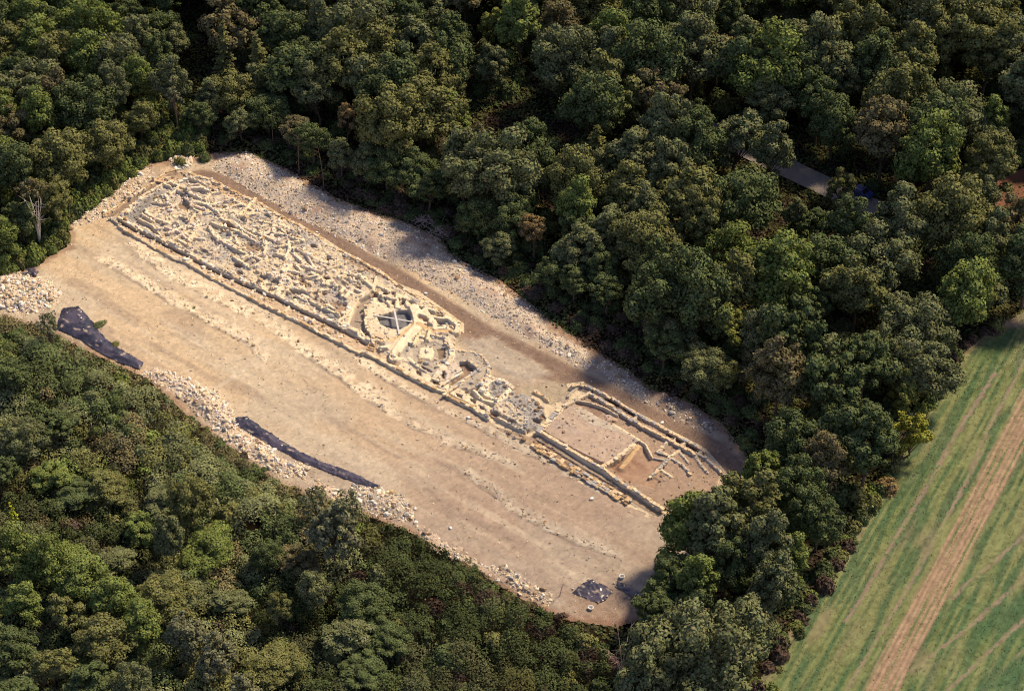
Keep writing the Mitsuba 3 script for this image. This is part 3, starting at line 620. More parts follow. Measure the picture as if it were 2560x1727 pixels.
GW, PW = [5, 4, .4, 4, 1], [7, 1, .8, 5, .6]
heap(DP([(470, 385), (500, 355), (560, 346), (620, 378), (690, 412), (755, 455), (850, 492), (930, 515), (1000, 560), (985, 575), (910, 598), (900, 602), (840, 578), (760, 540), (680, 500), (600, 455), (530, 415)]), .9, 21, GW, 'longest grey stone heap along the wood, left of the brush gap', 301, (.40, .345, .285), .14, 50, .6)
heap(DP([(905, 605), (930, 590), (1000, 570), (1040, 595), (1130, 645), (1225, 715), (1240, 750), (1330, 795), (1350, 830), (1330, 845), (1250, 800), (1150, 745), (1050, 690), (960, 640)]), .9, 19, GW, 'low grey stone heap along the wood, middle one behind the ring cairn', 311, (.40, .345, .285), .14, 40, .6)
heap(DP([(1345, 840), (1360, 812), (1420, 845), (1470, 890), (1490, 935), (1460, 920), (1400, 880)]), .8, 19, GW, 'short grey stone heap between two notches above the walled platform', 321, (.31, .265, .22), .15, 20, .7)
heap(DP([(1480, 925), (1500, 895), (1560, 922), (1620, 962), (1640, 990), (1600, 985), (1550, 965), (1510, 950)]), .7, 16, [2, 6, .3, 1.5, 3], 'dim grey stone heap farthest right under the dark trees', 331, (.20, .16, .135), .15, 20, .5)
heap(DP([(145, 512), (200, 480), (270, 430), (330, 378), (352, 388), (300, 445), (240, 485), (205, 505), (160, 520)]), .7, 19, PW, 'narrow cream stone heap under the trees at the left end', 341, (.42, .34, .255), .19, 30)
heap(DP([(385, 372), (400, 350), (428, 352), (432, 372), (410, 384)]), .8, 21, PW, 'small cream stone heap at the top left corner of the excavation', 351, (.45, .37, .28), .2, 12)
heap(DP([(-25, 640), (30, 620), (70, 622), (120, 645), (135, 670), (110, 700), (60, 715), (-25, 690)]), 1.3, 21, PW, 'big pale pinkish stone heap at the left edge beside the scrub', 361, (.46, .375, .29), .24, 60)
heap(DP([(325, 850), (350, 838), (400, 850), (440, 865), (490, 890), (520, 925), (530, 950), (560, 985), (600, 1010), (640, 1040), (700, 1060), (690, 1085), (640, 1080), (580, 1045), (520, 1005), (470, 955), (400, 895)]), 1.0, 21, PW, 'long cream stone heap between the two black sheets beside the scrub', 371, (.46, .38, .295), .2, 70, .15)
heap(DP([(800, 1100), (850, 1105), (900, 1115), (925, 1150), (940, 1185), (900, 1185), (850, 1165), (800, 1145)]), .8, 21, [4, 4, .5, 3, 1], 'greyish cream stone heap past the lower end of the black sheet', 381, (.34, .29, .23), .2, 30, .2)
heap(DP([(1120, 1290), (1150, 1285), (1190, 1320), (1250, 1350), (1240, 1372), (1180, 1345), (1130, 1315)]), .6, 19, [4, 4, .6, 1.5, 1], 'low dull stone heap nearest the bottom corner of the excavation', 391, (.28, .23, .175), .2, 20, .2)

heap(DP([(690, 1078), (760, 1112), (815, 1140), (805, 1152), (730, 1122), (690, 1098)]), .5, 9, PW, 'narrow cream stone heap between the long black sheet and the saplings', 411, (.42, .35, .27), .2, 16, .2)
heap(DP([(940, 1188), (1000, 1222), (1060, 1258), (1125, 1292), (1112, 1306), (1040, 1272), (960, 1226)]), .45, 8, [5, 3, .5, 3, 1], 'thin line of pale stones along the lower scrub edge', 421, (.36, .30, .235), .2, 16, .35)

# ------------------------------------------------------------------ black plastic sheets
scene['black_plastic'] = {'type': 'twosided', 'bsdf': {'type': 'principled', 'base_color': {'type': 'mesh_attribute', 'name': 'vertex_color'}, 'roughness': .3, 'specular': .6}}
flat('pale_weight', (.62, .58, .52))
def sheet(poly, label, seed, base=.15, wr=.35, swell=.3, weights=(), ang=ANG):
    k = numbered('plastic_sheet')
    tag(k, label, 'plastic sheet', 'black plastic sheets on the ground')
    lo, hi = poly.min(0) - .3, poly.max(0) + .3
    X, Y = np.meshgrid(np.arange(lo[0], hi[0], .12), np.arange(lo[1], hi[1], .12))
    d = edge_dist(X, Y, poly) + (fbm(X, Y, .6, seed, 2) - .5) * .35
    z = base + swell * sm(0, 1.4, d) * (.6 + .8 * fbm(X, Y, 2.5, seed + 3, 2)) + wr * 3.4 * np.abs(fbm(X, Y, .95, seed + 1, 4, 3.4, ang + .3) - .5) * sm(-.05, .35, d) + wr * 3.0 * np.abs(fbm(X, Y, .55, seed + 2, 3, 2.4, ang - .5) - .5)
    dirt = mixc(mixc(np.array([.018, .018, .032]), np.array([.045, .04, .062]), sm(.4, .6, fbm(X, Y, 1.2, seed + 5, 3))), np.array([.30, .25, .2]), sm(.66, .76, fbm(X, Y, .5, seed + 6, 3, 2, ang)) * .8)
    v, f, c = compact(np.stack([X, Y, z], -1).reshape(-1, 3), grid_faces(*X.shape, d > 0), dirt.reshape(-1, 3))
    put(k, v, f, c, 'black_plastic', smooth=True)
    for n, (x, y) in enumerate(weights):
        p = DP([(x, y)], base + swell)[0]
        r = np.random.default_rng(seed + n)
        i, j = int(np.clip((p[1] - lo[1]) / .12, 0, X.shape[0] - 1)), int(np.clip((p[0] - lo[0]) / .12, 0, X.shape[1] - 1))
        w = numbered('weight_stone')
        scene[w] = {**mikit.ply((ROCKS[n % 6], ROCKF), 'pale_weight'), 'to_world': T().translate([float(p[0]), float(p[1]), float(z[i, j]) + .08]).rotate([0, 0, 1], 50 * n).scale(.3)}
        tag(w, WEIGHT_WORD[k][n] + f' stone holding down {WEIGHT_TEXT[k]}', 'stone', f'weight stones on {WEIGHT_TEXT[k]}')
WEIGHT_WORD = {'plastic_sheet': ['uppermost pale', 'second highest pale', 'second lowest pale', 'lowest pale'], 'plastic_sheet_001': ['upper pale', 'lower pale'], 'plastic_sheet_002': ['topmost pale', 'second from top pale', 'leftmost pale', 'rightmost pale', 'lowest right pale'], 'plastic_sheet_003': ['single pale']}
WEIGHT_TEXT = {'plastic_sheet': 'the wide crumpled sheet at left', 'plastic_sheet_001': 'the long narrow sheet', 'plastic_sheet_002': 'the square flat sheet', 'plastic_sheet_003': 'the narrow folded sheet at lower right', 'plastic_sheet_004': 'the tiny sheet'}
sheet(DP([(140, 700), (175, 695), (205, 725), (235, 765), (268, 790), (325, 822), (318, 838), (270, 822), (225, 800), (180, 770), (125, 745)], .3), 'wide crumpled black plastic sheet at the left beside the big stone heap', 401, .15, .12, .26, [(152, 712), (185, 725), (190, 752), (230, 778)])
sheet(DP([(528, 948), (560, 945), (590, 968), (640, 1000), (690, 1030), (730, 1048), (790, 1068), (860, 1102), (850, 1108), (780, 1085), (720, 1062), (690, 1050), (630, 1020), (570, 985), (530, 960)], .3), 'long narrow black plastic sheet along the middle of the scrub side', 411, .12, .14, .2, [(635, 998), (640, 1012)])
sheet(DP([(1341, 1315), (1390, 1340), (1375, 1362), (1357, 1370), (1298, 1346), (1310, 1333)], .1), 'square black plastic sheet spread flat at the lower end of the excavation', 421, .1, .14, .04, [(1336, 1315), (1347, 1320), (1300, 1336), (1388, 1345), (1378, 1354)])
sheet(DP([(1400, 1318), (1420, 1330), (1450, 1347), (1448, 1362), (1425, 1350), (1396, 1333)], .1), 'narrow folded black plastic sheet right of the square one', 431, .1, .25, .1, [(1449, 1350)])
sheet(DP([(55, 618), (75, 614), (88, 622), (82, 632), (66, 628)], .2), 'tiny black plastic sheet on top of the big left stone heap', 441, .5, .3, .3)

# ------------------------------------------------------------------ small things on the site
scene['timber'] = {'type': 'twosided', 'bsdf': {'type': 'diffuse', 'reflectance': mikit.proc(lambda p, n, u: mikit.mix((.36, .24, .14), (.5, .36, .22), mikit.noise(p.x * 9, p.y * 9, p.z * 30)))}}
flat('grey_timber', (.43, .43, .43), .6); flat('board_wood', (.5, .38, .27)); flat('white_plastic', (.62, .62, .6), .5); flat('blue_paint', (.03, .05, .16), .25, .7)
flat('dark_glass', (.02, .022, .025), .1); flat('tyre', (.02, .02, .02), .8); flat('dull_metal', (.3, .3, .31), .4)
def bar(a, b, w, h):
    a, b = np.array(a, float), np.array(b, float)
    L = np.linalg.norm(b - a); d = (b - a) / L
    s = np.cross([0, 0, 1], d); s /= np.linalg.norm(s); t = np.cross(d, s)
    m = trimesh.creation.box((1, 1, 1)); v = m.vertices * [L, w, h]
    return (a + b) / 2 + v[:, :1] * d + v[:, 1:2] * s + v[:, 2:] * t, m.faces
def p3(x, y, z): return np.array([*G(x, y, z * HS), z * HS])
put('wooden_beam', *bar(p3(985.6, 774, 1.42), p3(998.5, 836, 1.3), .26, .1), None, 'grey_timber')
tag('wooden_beam', 'pale grey beam lying lengthwise over the pit, upper of the crossed pair', 'beam')
put('wooden_beam_001', *bar(p3(934, 788, 1.24), p3(1031, 804.5, 1.3), .2, .09), None, 'grey_timber')
names['wooden_beam'] = 2
tag('wooden_beam_001', 'pale grey beam lying crosswise over the pit, lower of the crossed pair', 'beam')
tag('wooden_ladder', 'short brown wooden ladder leaning on the front of the ring cairn', 'ladder')
ra, rb = (p3(930, 841, 1.15), p3(918, 873, .55)), (p3(946, 847, 1.15), p3(934, 878, .55))
put('wooden_ladder__rail', *bar(*ra, .1, .16), None, 'timber'); put('wooden_ladder__rail_001', *bar(*rb, .1, .16), None, 'timber')
for i in range(6):
    t = .03 + i * .185
    put(f'wooden_ladder__rung{"" if i == 0 else f"_{i:03d}"}', *bar(ra[0] * (1 - t) + ra[1] * t, rb[0] * (1 - t) + rb[1] * t, .15, .05), None, 'timber')
put('wooden_board', *bar(p3(940, 836, 1.2), p3(961, 843, 1.2), .75, .05), None, 'board_wood')
tag('wooden_board', 'tan wooden board lying at the top of the short ladder', 'board')

def tub(x, y, label, s=1.0, z=0.08):
    k = numbered('white_tub')
    tag(k, label, 'tub', 'white plastic tubs at the lower end')
    prof = np.array([[0, 0], [.24, 0], [.29, .3], [.33, .3], [.33, .34], [.27, .34], [.23, .05], [0, .05]]) * s
    m = trimesh.creation.revolve(prof, sections=20)
    p = G(x, y, .2)
    scene[k + '__body'] = {**mikit.ply(m, 'white_plastic', smooth=40), 'to_world': T().translate([float(p[0]), float(p[1]), z])}
    a = np.linspace(0, np.pi, 9)
    h = tube(np.stack([.31 * s * np.cos(a), .1 * np.sin(a), .33 * s + .05 * np.sin(a)], -1), np.full(9, .012), 5)
    scene[k + '__handle'] = {**mikit.ply(h, 'dull_metal'), 'to_world': T().translate([float(p[0]), float(p[1]), z])}
tub(1555, 1442, 'white plastic tub behind the narrow folded black sheet', 1.05)
tub(1477, 1520, 'white plastic tub in front of the square black sheet', 1.1)
def bag(x, y, label, s, seed):
    k = numbered('white_bag')
    tag(k, label, 'bag', 'small white bags lying about the site')
    m = trimesh.creation.icosphere(2, .5)
    v = m.vertices * [1, .72, .5] * s * .8
    v = v * (1 + .35 * (meshkit.fbm(m.vertices * 4 + seed, 3, seed) - .5)[:, None])
    p = G(x, y, .15); rz = seed * 37
    scene[k] = {**mikit.ply((v, m.faces), 'white_plastic', smooth=True), 'to_world': T().translate([float(p[0]), float(p[1]), float(floor_z(p[0], p[1])) + .16 * s]).rotate([0, 0, 1], rz)}
for n, (x, y, l, s) in enumerate([(1479, 1246, 'small white bag on bare ground below the walled platform', .75), (1038, 1270, 'small white bag near the scrub, left of another on the lower ground', .6), (1126, 1319, 'small white bag nearest the dark scrub slope', .65), (1171, 1044, 'small white bag in front of the oval rubble mound', .7),
                                  (1064, 732, 'small white bag on the brown track beside the ring cairn', .65), (1655, 1055, 'small white bag on the track beyond the walled platform', .75), (439, 420, 'flat white bag at the far left corner of the barrow', .9), (203, 781, 'white bag on top of the wide crumpled sheet', .7),
                                  (1365, 1132, 'small pinkish white bag at the foot of the platform wall', .5), (792, 579, 'small white bag on the track beside the long cairn', .5), (533, 722, 'small white bag on bare ground left of the long cairn', .45), (1700, 1299, 'white bag glimpsed under the trees by the platform', .7), (1847, 978, 'white bag in the dark wood above the platform', .6)]):
    bag(x, y, l, s, n + 1)

# blue car glimpsed between the crowns
tag('parked_car', 'small blue car half hidden by tree crowns right of the pale road', 'car')
cp = G(2150, 478, .8); cw = T().translate([float(cp[0]), float(cp[1]), 0.02]).rotate([0, 0, 1], -38)
side = [(-2.0, .35), (-2.05, .8), (-1.9, .95), (-1.2, 1.0), (-.75, 1.42), (.6, 1.45), (1.15, 1.0), (1.95, .85), (2.05, .55), (2.0, .35)]
body = trimesh.creation.extrude_polygon(Polygon(side), 1.66, engine='earcut')
bv = np.column_stack([body.vertices[:, 0], body.vertices[:, 2] - .83, body.vertices[:, 1]]); bv[:, 1] *= np.where(bv[:, 2] > 1.2, .82, 1)
scene['parked_car__body'] = {**mikit.ply((bv, body.faces), 'blue_paint'), 'to_world': cw}
for nm_, q in [('windscreen', [(1.14, -.7, 1.03), (1.14, .7, 1.03), (.66, .6, 1.42), (.66, -.6, 1.42)]), ('rear_window', [(-1.19, .7, 1.03), (-1.19, -.7, 1.03), (-.8, -.6, 1.39), (-.8, .6, 1.39)])]:
    qv = np.array(q); qv[:, 0] += .02 * np.sign(qv[0, 0])
    scene[f'parked_car__{nm_}'] = {**mikit.ply((np.vstack([qv, qv - [0, 0, .02]]), np.array([[0, 1, 2], [0, 2, 3], [4, 6, 5], [4, 7, 6]])), 'dark_glass'), 'to_world': cw}
for i, (a, b) in enumerate([(1.25, .78), (1.25, -.78), (-1.25, .78), (-1.25, -.78)]):
    m = trimesh.creation.cylinder(.31, .2, sections=18)
    scene[f'parked_car__wheel{"" if i == 0 else f"_{i:03d}"}'] = {**mikit.ply((np.column_stack([m.vertices[:, 0] + a, m.vertices[:, 2] + b, m.vertices[:, 1] + .31]), m.faces), 'tyre'), 'to_world': cw}

# ------------------------------------------------------------------ field, road, ploughed corner
SL = P([(2484, 1120), (2159, 1727)])
SR = P([(2560 + 30, 1120), (2248, 1727)])
fd = (SL[1] - SL[0]) / np.linalg.norm(SL[1] - SL[0]); fn = np.array([-fd[1], fd[0]])
if fn[0] < 0: fn = -fn
X, Y = np.meshgrid(np.arange(15, 105, .26), np.arange(-85, 62, .26))
t_ = (X - SL[0, 0]) * fn[0] + (Y - SL[0, 1]) * fn[1]; s_ = (X - SL[0, 0]) * fd[0] + (Y - SL[0, 1]) * fd[1]
fa = math.atan2(fd[1], fd[0])
nb, nm, nf, nst = fbm(X, Y, 14, 31, 3), fbm(X, Y, 2.0, 32, 3, 5, fa), fbm(X, Y, .45, 33, 2), fbm(X, Y, .42, 34, 2, 18, fa)
GRN, YGR, DGR, STR, PNK = np.array([.085, .124, .05]), np.array([.135, .15, .072]), np.array([.045, .09, .047]), np.array([.235, .172, .122]), np.array([.20, .16, .125])
col = mixc(GRN, YGR, sm(.35, .65, nb * .5 + nm * .5))
col = mixc(col, DGR, sm(.44, .6, nst) * .75); col = mixc(col, YGR * 1.15, sm(.5, .3, nst) * 0 + (1 - sm(.3, .46, nst)) * .6); col = mixc(col, PNK * .85, sm(.54, .74, nm) * .4)
w_ = (SR[1] - SL[1]) @ fn
strip = sm(-.25, .15, t_ + (nst - .5)) * (1 - sm(w_ - .3, w_ + .3, t_ + (nm - .5) * 1.2))
rows = .5 + .5 * np.sin(t_ / .36 * math.pi)
ruts = sm(.35, .8, .5 + .5 * np.sin(t_ / .3 * math.pi + 2 * nst)) * .55
col = mixc(col, mixc(mixc(STR * 1.08, STR * .6, ruts), GRN * 1.1, sm(.66, .9, rows * .5 + nst * .65)), strip)
for o, k, pts, w in [((1660, 1120), .3871, [(2060, 10), (1620, 830), (1180, 1560)], .35), ((1660, 1120), .3871, [(1850, 0), (1640, 340), (1500, 570), (1290, 950), (1180, 1120)], .45), ((1660, 1120), .3871, [(2330, 560), (2130, 735), (1960, 870), (1850, 980)], .38), ((1660, 1120), .3871, [(2330, 840), (2000, 1130), (1740, 1330), (1590, 1440)], .35), ((1660, 1120), .3871, [(2330, 1110), (2170, 1250), (1870, 1530), (1800, 1600)], .4),
                     ((1660, 560), .3871, [(2330, 870), (2270, 1000), (2090, 1330), (1990, 1568)], .4), ((1660, 560), .3871, [(2140, 960), (1930, 1290), (1760, 1568)], .5), ((1660, 1120), .3871, [(2060, 1568), (2330, 1290)], .2)]:
    d = dist_line(X, Y, P(pts, 0, o, k)) + (nf - .5) * .9 + (nm - .5) * .5
    col = mixc(col, PNK, (1 - sm(w * .2, w * .85, d)) * sm(.25, .6, nst * .7 + .45 * nf) * .9)
cc = P([(2090, 940)], 0, (1660, 1120), .3871)[0]
rr = np.hypot(X - cc[0], Y - cc[1])
for a in (2.2, 2.7, 3.3):
    col = mixc(col, DGR, np.exp(-((rr - a) / .12) ** 2) * .45)
for q in ([(2330, 900), (2150, 1020), (2000, 1180), (2080, 1270), (2330, 1060)], [(2330, 1290), (2150, 1430), (1980, 1580), (2330, 1580)]):
    col = mixc(col, DGR, sm(-.8, 1.2, edge_dist(X, Y, P(q, 0, (1660, 1120), .3871)) + (nm - .5) * 2) * .8)
ed = edge_dist(X, Y, FIELD)
col = mixc(col, np.array([.17, .125, .09]), (1 - sm(.2, 1.6, ed + (nm - .5) * 2.4)) * .65)
for q in [[(2260, 730), (2324, 720), (2324, 745), (2262, 752)], [(2300, 640), (2335, 640), (2335, 690), (2305, 690)]]:
    col = mixc(col, PNK * 1.05, sm(-.5, 1, edge_dist(X, Y, DP(q)) + (nf - .5)))
col = np.clip(col * (.62 + .76 * nf[..., None]), .01, .8)
z = .04 + .05 * (nf - .5) + .05 * strip * (rows - .5) + .1 * (nb - .5)
v, f, c = compact(np.stack([X, Y, z], -1).reshape(-1, 3), grid_faces(*X.shape, inside(X, Y, FIELD)), col.reshape(-1, 3))
put('crop_field', v, f, c, smooth=True); tag('crop_field', kind='structure')
# more of the same field outside the view
fx = Polygon(FIELD).difference(shapely.box(15, -85, 104.9, 61.9).buffer(-.3))
fx = max(getattr(fx, 'geoms', [fx]), key=lambda g: g.area)
m = trimesh.creation.extrude_polygon(fx, .03, engine='earcut'); flat('far_crop', (.09, .115, .044))
scene['crop_field_001'] = mikit.ply(m, 'far_crop'); tag('crop_field_001', kind='structure'); names['crop_field'] = 2
# young crop leaves and straw
r = np.random.default_rng(71)
q = np.column_stack([r.uniform(20, 90, 120000), r.uniform(-80, 50, 120000)])
q = q[shapely.contains_xy(Polygon(FIELD).buffer(-.3), q[:, 0], q[:, 1])]
i, j = ((q[:, 1] - Y[0, 0]) / .26).round().astype(int), ((q[:, 0] - X[0, 0]) / .26).round().astype(int)
q = q[(col[i, j, 1] > col[i, j, 0] * 1.0) & (r.random(len(q)) < .3 + .9 * nst[i, j])][:45000]
i, j = ((q[:, 1] - Y[0, 0]) / .26).round().astype(int), ((q[:, 0] - X[0, 0]) / .26).round().astype(int)
a, L = r.uniform(0, 2 * np.pi, len(q)), r.uniform(.08, .2, len(q))
dx, dy = np.cos(a) * L, np.sin(a) * L
b3 = np.column_stack([q, z[i, j] - .01])
vv = np.stack([b3 + np.column_stack([dx * .35, dy * .35, 0 * a]), b3 - np.column_stack([dx * .35, dy * .35, 0 * a]), b3 + np.column_stack([-dy * .7, dx * .7, L * .9])], 1).reshape(-1, 3)
cv = np.repeat(np.clip(col[i, j] * r.uniform(.8, 1.35, (len(q), 1)), 0, .6), 3, 0)
put('crop_leaves', vv, np.arange(len(vv)).reshape(-1, 3), cv); tag('crop_leaves', 'low green crop leaves covering the field at right', 'crop', kind='stuff')
q = np.column_stack([r.uniform(20, 90, 40000), r.uniform(-80, 50, 40000)])
tt = (q[:, 0] - SL[0, 0]) * fn[0] + (q[:, 1] - SL[0, 1]) * fn[1]
q = q[(tt > .1) & (tt < w_)][:3500]
s = r.uniform(.05, .2, len(q)); t = np.array([.27, .205, .12]) * r.uniform(.4, 1.6, (len(q), 1))
put('field_clods', *rocks(np.column_stack([q, np.full(len(q), .06)]), s, t, 72)); tag('field_clods', 'earth clods and straw on the brown strip of the field', 'clods', kind='stuff')

def ribbon(key, pts, w, z, bsdf):
    pts = np.array(pts)
    n = 40
    t = np.linspace(0, 1, n) * (len(pts) - 1); i = np.minimum(t.astype(int), len(pts) - 2); q = pts[i] + (pts[i + 1] - pts[i]) * (t - i)[:, None]
    d = np.gradient(q, axis=0); d /= np.linalg.norm(d, axis=1, keepdims=True); s = np.column_stack([-d[:, 1], d[:, 0]])
    v = np.vstack([np.column_stack([q + s * o, np.full(n, z + h)]) for o, h in ((-w / 2, 0), (-w / 4, .04), (w / 4, .04), (w / 2, 0))])
    f = np.vstack([np.column_stack([k * n + np.arange(n - 1), k * n + np.arange(1, n), (k + 1) * n + np.arange(1, n), (k + 1) * n + np.arange(n - 1)]) for k in range(3)])
    scene[key] = mikit.ply((v, f), bsdf, smooth=True)
    tag(key, kind='structure')
scene['pale_gravel'] = {'type': 'twosided', 'bsdf': {'type': 'diffuse', 'reflectance': mikit.proc(lambda p, n, u: mikit.mix((.15, .138, .13), (.235, .21, .19), mikit.fbm(p.x * 1.3, p.y * 1.3, 0)))}}
ROAD = DP([(1560, 275), (1700, 342), (1825, 402), (1960, 465), (2080, 525)])
ribbon('gravel_road', ROAD, 4.6, .2, 'pale_gravel')
flat('red_earth', (.145, .075, .052))
ribbon('ploughed_earth', DP([(2262, 478), (2300, 440), (2420, 380)]), 7, .3, 'red_earth')

# ------------------------------------------------------------------ vegetation
flat('bark', (.11, .085, .065)); flat('pale_bark', (.46, .43, .38)); flat('dead_wood', (.36, .27, .25))
LEAF = {'dark green': (.080, .106, .045), 'grey-green': (.122, .140, .068), 'olive green': (.128, .138, .054), 'brownish green': (.126, .116, .060), 'bright green': (.128, .166, .050), 'yellow-green': (.17, .19, .055), 'yellow': (.205, .215, .042), 'autumn brown': (.18, .135, .065), 'dull purple-brown': (.088, .066, .052), 'silver-green': (.146, .156, .09)}

def leaves(c, nrm, size, r, rgb, var=.2):
    """bent leaf sprays: two triangles each"""
    n = len(c)
    nrm = nrm + r.normal(0, .34, (n, 3)); nrm /= np.linalg.norm(nrm, axis=1, keepdims=True) + 1e-9
    a = np.cross(nrm, r.normal(0, 1, (n, 3))); a /= np.linalg.norm(a, axis=1, keepdims=True) + 1e-9
    b = np.cross(nrm, a)
    s = size * r.uniform(.6, 1.35, (n, 1))
    bend = nrm * s * r.uniform(-.25, .12, (n, 1))
    v = np.stack([c - a * s * .6, c + b * s * .42 + bend, c + a * s * .6, c - b * s * .42 + bend], 1).reshape(-1, 3)
    i = 4 * np.arange(n)
    f = np.vstack([np.column_stack([i, i + 2, i + 1]), np.column_stack([i, i + 3, i + 2])])
    col = np.array(rgb) * r.uniform(1 - var, 1 + var, (n, 1)) * (1 + r.normal(0, .06, (n, 3)))
    return v, f, np.repeat(np.clip(col, .005, .6), 4, 0)

def broadleaf(seed, R, Ht, base, rgb, nl=20, per=235, leaf=.285, small=1.0):
    r = np.random.default_rng(seed)
    cone, ax, lean = r.uniform(0, .75), r.uniform(.8, 1.2), r.normal(0, .12, 2) * R
    cz = base + (Ht - base) * .52; hz = (Ht - base) * .5
    lob = []
    nl = int(nl * 2.6)
    for _ in range(nl * 30):
        if len(lob) >= nl: break
        d = r.normal(0, 1, 3); d[2] = abs(d[2]) * 1.1 - .45; d /= np.linalg.norm(d)
        k = r.uniform(.5, .9)
        taper = 1 - cone * (.5 + .5 * d[2]) * .8
        c = np.array([d[0] * R * k * ax * taper + lean[0] * d[2], d[1] * R * k / ax * taper + lean[1] * d[2], cz + d[2] * hz * k * (1 + .25 * r.normal())])
        rad = R * r.uniform(.12, .30)
        if all(np.linalg.norm(c - q) > .55 * (rad + t) for q, t in lob): lob.append((c, rad))
    pts, nr, cl = [], [], []
    for q, t in lob:
        n = int(per * (t / (R * .22)) ** 2)
        d = r.normal(0, 1, (n, 3)); d[:, 2] += .35; d /= np.linalg.norm(d, axis=1, keepdims=True)
        rad = t * r.uniform(.55, 1.08, (n, 1)) * (1 + .3 * (meshkit.noise(d * 2.2 + seed, seed)[:, None] - .5))
        p = q + d * rad * [1, 1, .85]
        ok = np.ones(n, bool)
        for q2, t2 in lob:
            if q2 is not q: ok &= np.linalg.norm(p - q2, axis=1) > .62 * t2
        pts.append(p[ok]); nr.append(d[ok]); cl.append(np.full(ok.sum(), r.uniform(.84, 1.16)))
    pts, nr, cl = np.vstack(pts), np.vstack(nr), np.concatenate(cl)
    v, f, c = leaves(pts, nr, leaf, r, rgb)
    c = np.clip(c * np.repeat(cl, 4)[:, None], .004, .6)
    tr = [tube([[0, 0, -.3], [.05 * R * r.normal(), .05 * R * r.normal(), base * .6], [.08 * R * r.normal(), .08 * R * r.normal(), cz]], [.045 * R + .05, .035 * R + .04, .05], 7)]
    for q, t in lob[::4]:
        z0 = min(base * .5 + .3 * (q[2] - base * .5), cz)
        tr.append(tube([[0, 0, max(z0, .2)], q * [.5, .5, 0] + [0, 0, (z0 + q[2]) / 2], q], [.07, .05, .02], 5))
    return (v, f, c), join(tr)

def conifer(seed, R, Ht, rgb):
    r = np.random.default_rng(seed)
    P_, N_ = [], []
    br = []
    lv = int(Ht / .55)
    for k in range(lv):
        z = .18 * Ht + (Ht * .82) * k / lv
        L = R * (1 - (z / Ht) ** 1.3) + .15
        for _ in range(r.integers(6, 9)):
            a = r.uniform(0, 2 * np.pi); l = L * r.uniform(.65, 1.15)
            e = np.array([math.cos(a), math.sin(a), 0])
            n = int(16 * l) + 5; t = r.uniform(.1, 1, n)
            p = np.array([0, 0, z]) + e * (t * l)[:, None] + np.column_stack([0 * t, 0 * t, -.22 * l * t ** 1.5 + .05]) + np.cross(e, [0, 0, 1]) * (r.normal(0, .16, n) * (1.1 - .6 * t) * l * .8)[:, None]
            P_.append(p); N_.append(np.tile(e * .35 + [0, 0, 1], (n, 1)))
            br.append(tube([[0, 0, z], np.array([0, 0, z - .15 * l]) + e * l * .9], [.035, .01], 4))
    v, f, c = leaves(np.vstack(P_), np.vstack(N_), .34, r, rgb)
    return (v, f, c), join([tube([[0, 0, -.3], [0, 0, Ht * .5], [0, 0, Ht]], [.2, .12, .02], 7)] + br[::3])

def bush(seed, R, Ht, rgb, n=900, leaf=.26):
    r = np.random.default_rng(seed)
    d = r.normal(0, 1, (n, 3)); d[:, 2] = np.abs(d[:, 2]); d /= np.linalg.norm(d, axis=1, keepdims=True)
    k = .62 + .75 * (meshkit.fbm(d * 2.1 + seed * 1.7, 3, seed) - .25)
    p = d * (k * r.uniform(.55, 1.05, n))[:, None] * [R, R, Ht]
    return leaves(p, d + [0, 0, .3], leaf, r, rgb, .35)

def bare(seed, Ht, spread, stems=5, rad=.09, twig=40):
    r = np.random.default_rng(seed); out = []
    for s in range(stems):
        a = r.uniform(0, 2 * np.pi); e = np.array([math.cos(a), math.sin(a), 0]) * spread
        h = Ht * r.uniform(.75, 1)
        pts = np.array([[0, 0, -.2], e * .12 + [0, 0, h * .35], e * .45 + [0, 0, h * .7], e + [0, 0, h]]) + r.normal(0, .06, (4, 3))
        out.append(tube(pts, [rad, rad * .8, rad * .5, .02], 5))
        for _ in range(twig // stems):
            t = r.uniform(.35, .95); i = min(int(t * 3), 2); q = pts[i] + (pts[i + 1] - pts[i]) * (t * 3 - i)
            g = r.normal(0, 1, 3) * [1, 1, .4] + [0, 0, .8] + e * .5; g *= r.uniform(.5, 1.3) * Ht * .14 / np.linalg.norm(g)
            out.append(tube([q, q + g * .5 + r.normal(0, .05, 3), q + g], [rad * .35, rad * .22, .01], 4))
    return join(out)

groups = {}
def group(name, foliage, wood, bark='bark'):
    g = {'type': 'shapegroup'}
    if wood is not None: g['trunk'] = mikit.ply(wood, bark)
    if foliage is not None: g['crown'] = mikit.ply(foliage[:2], 'painted_by_kind', color=foliage[2])
    scene[name] = g
    return name
PROTO = {}
shapes = [(4.3, 11.0, 2.6, 22), (3.7, 12.0, 2.8, 20), (4.8, 10.5, 2.2, 24), (3.4, 9.5, 2.2, 17)]
for ci, colour in enumerate(['dark green', 'grey-green', 'olive green', 'brownish green', 'bright green']):
    for si, (R, Ht, b, nl) in enumerate(shapes):
        PROTO.setdefault(colour, []).append((group(f'source_broadleaf_{ci}{si}', *broadleaf(1000 + 17 * ci + si, R, Ht, b, LEAF[colour], nl)), R, Ht))
PROTO['yellow-green'] = [(group('source_yellowgreen', *broadleaf(1201, 3.2, 9.0, 2, LEAF['yellow-green'], 18)), 3.2, 9.0)]
PROTO['yellow'] = [(group('source_yellow', *broadleaf(1202, 2.6, 8.0, 1.4, LEAF['yellow'], 17, 90)), 2.6, 8.0)]
PROTO['autumn brown'] = [(group('source_autumn', *broadleaf(1203, 2.6, 9.0, 3, LEAF['autumn brown'], 14)), 2.6, 9.0)]
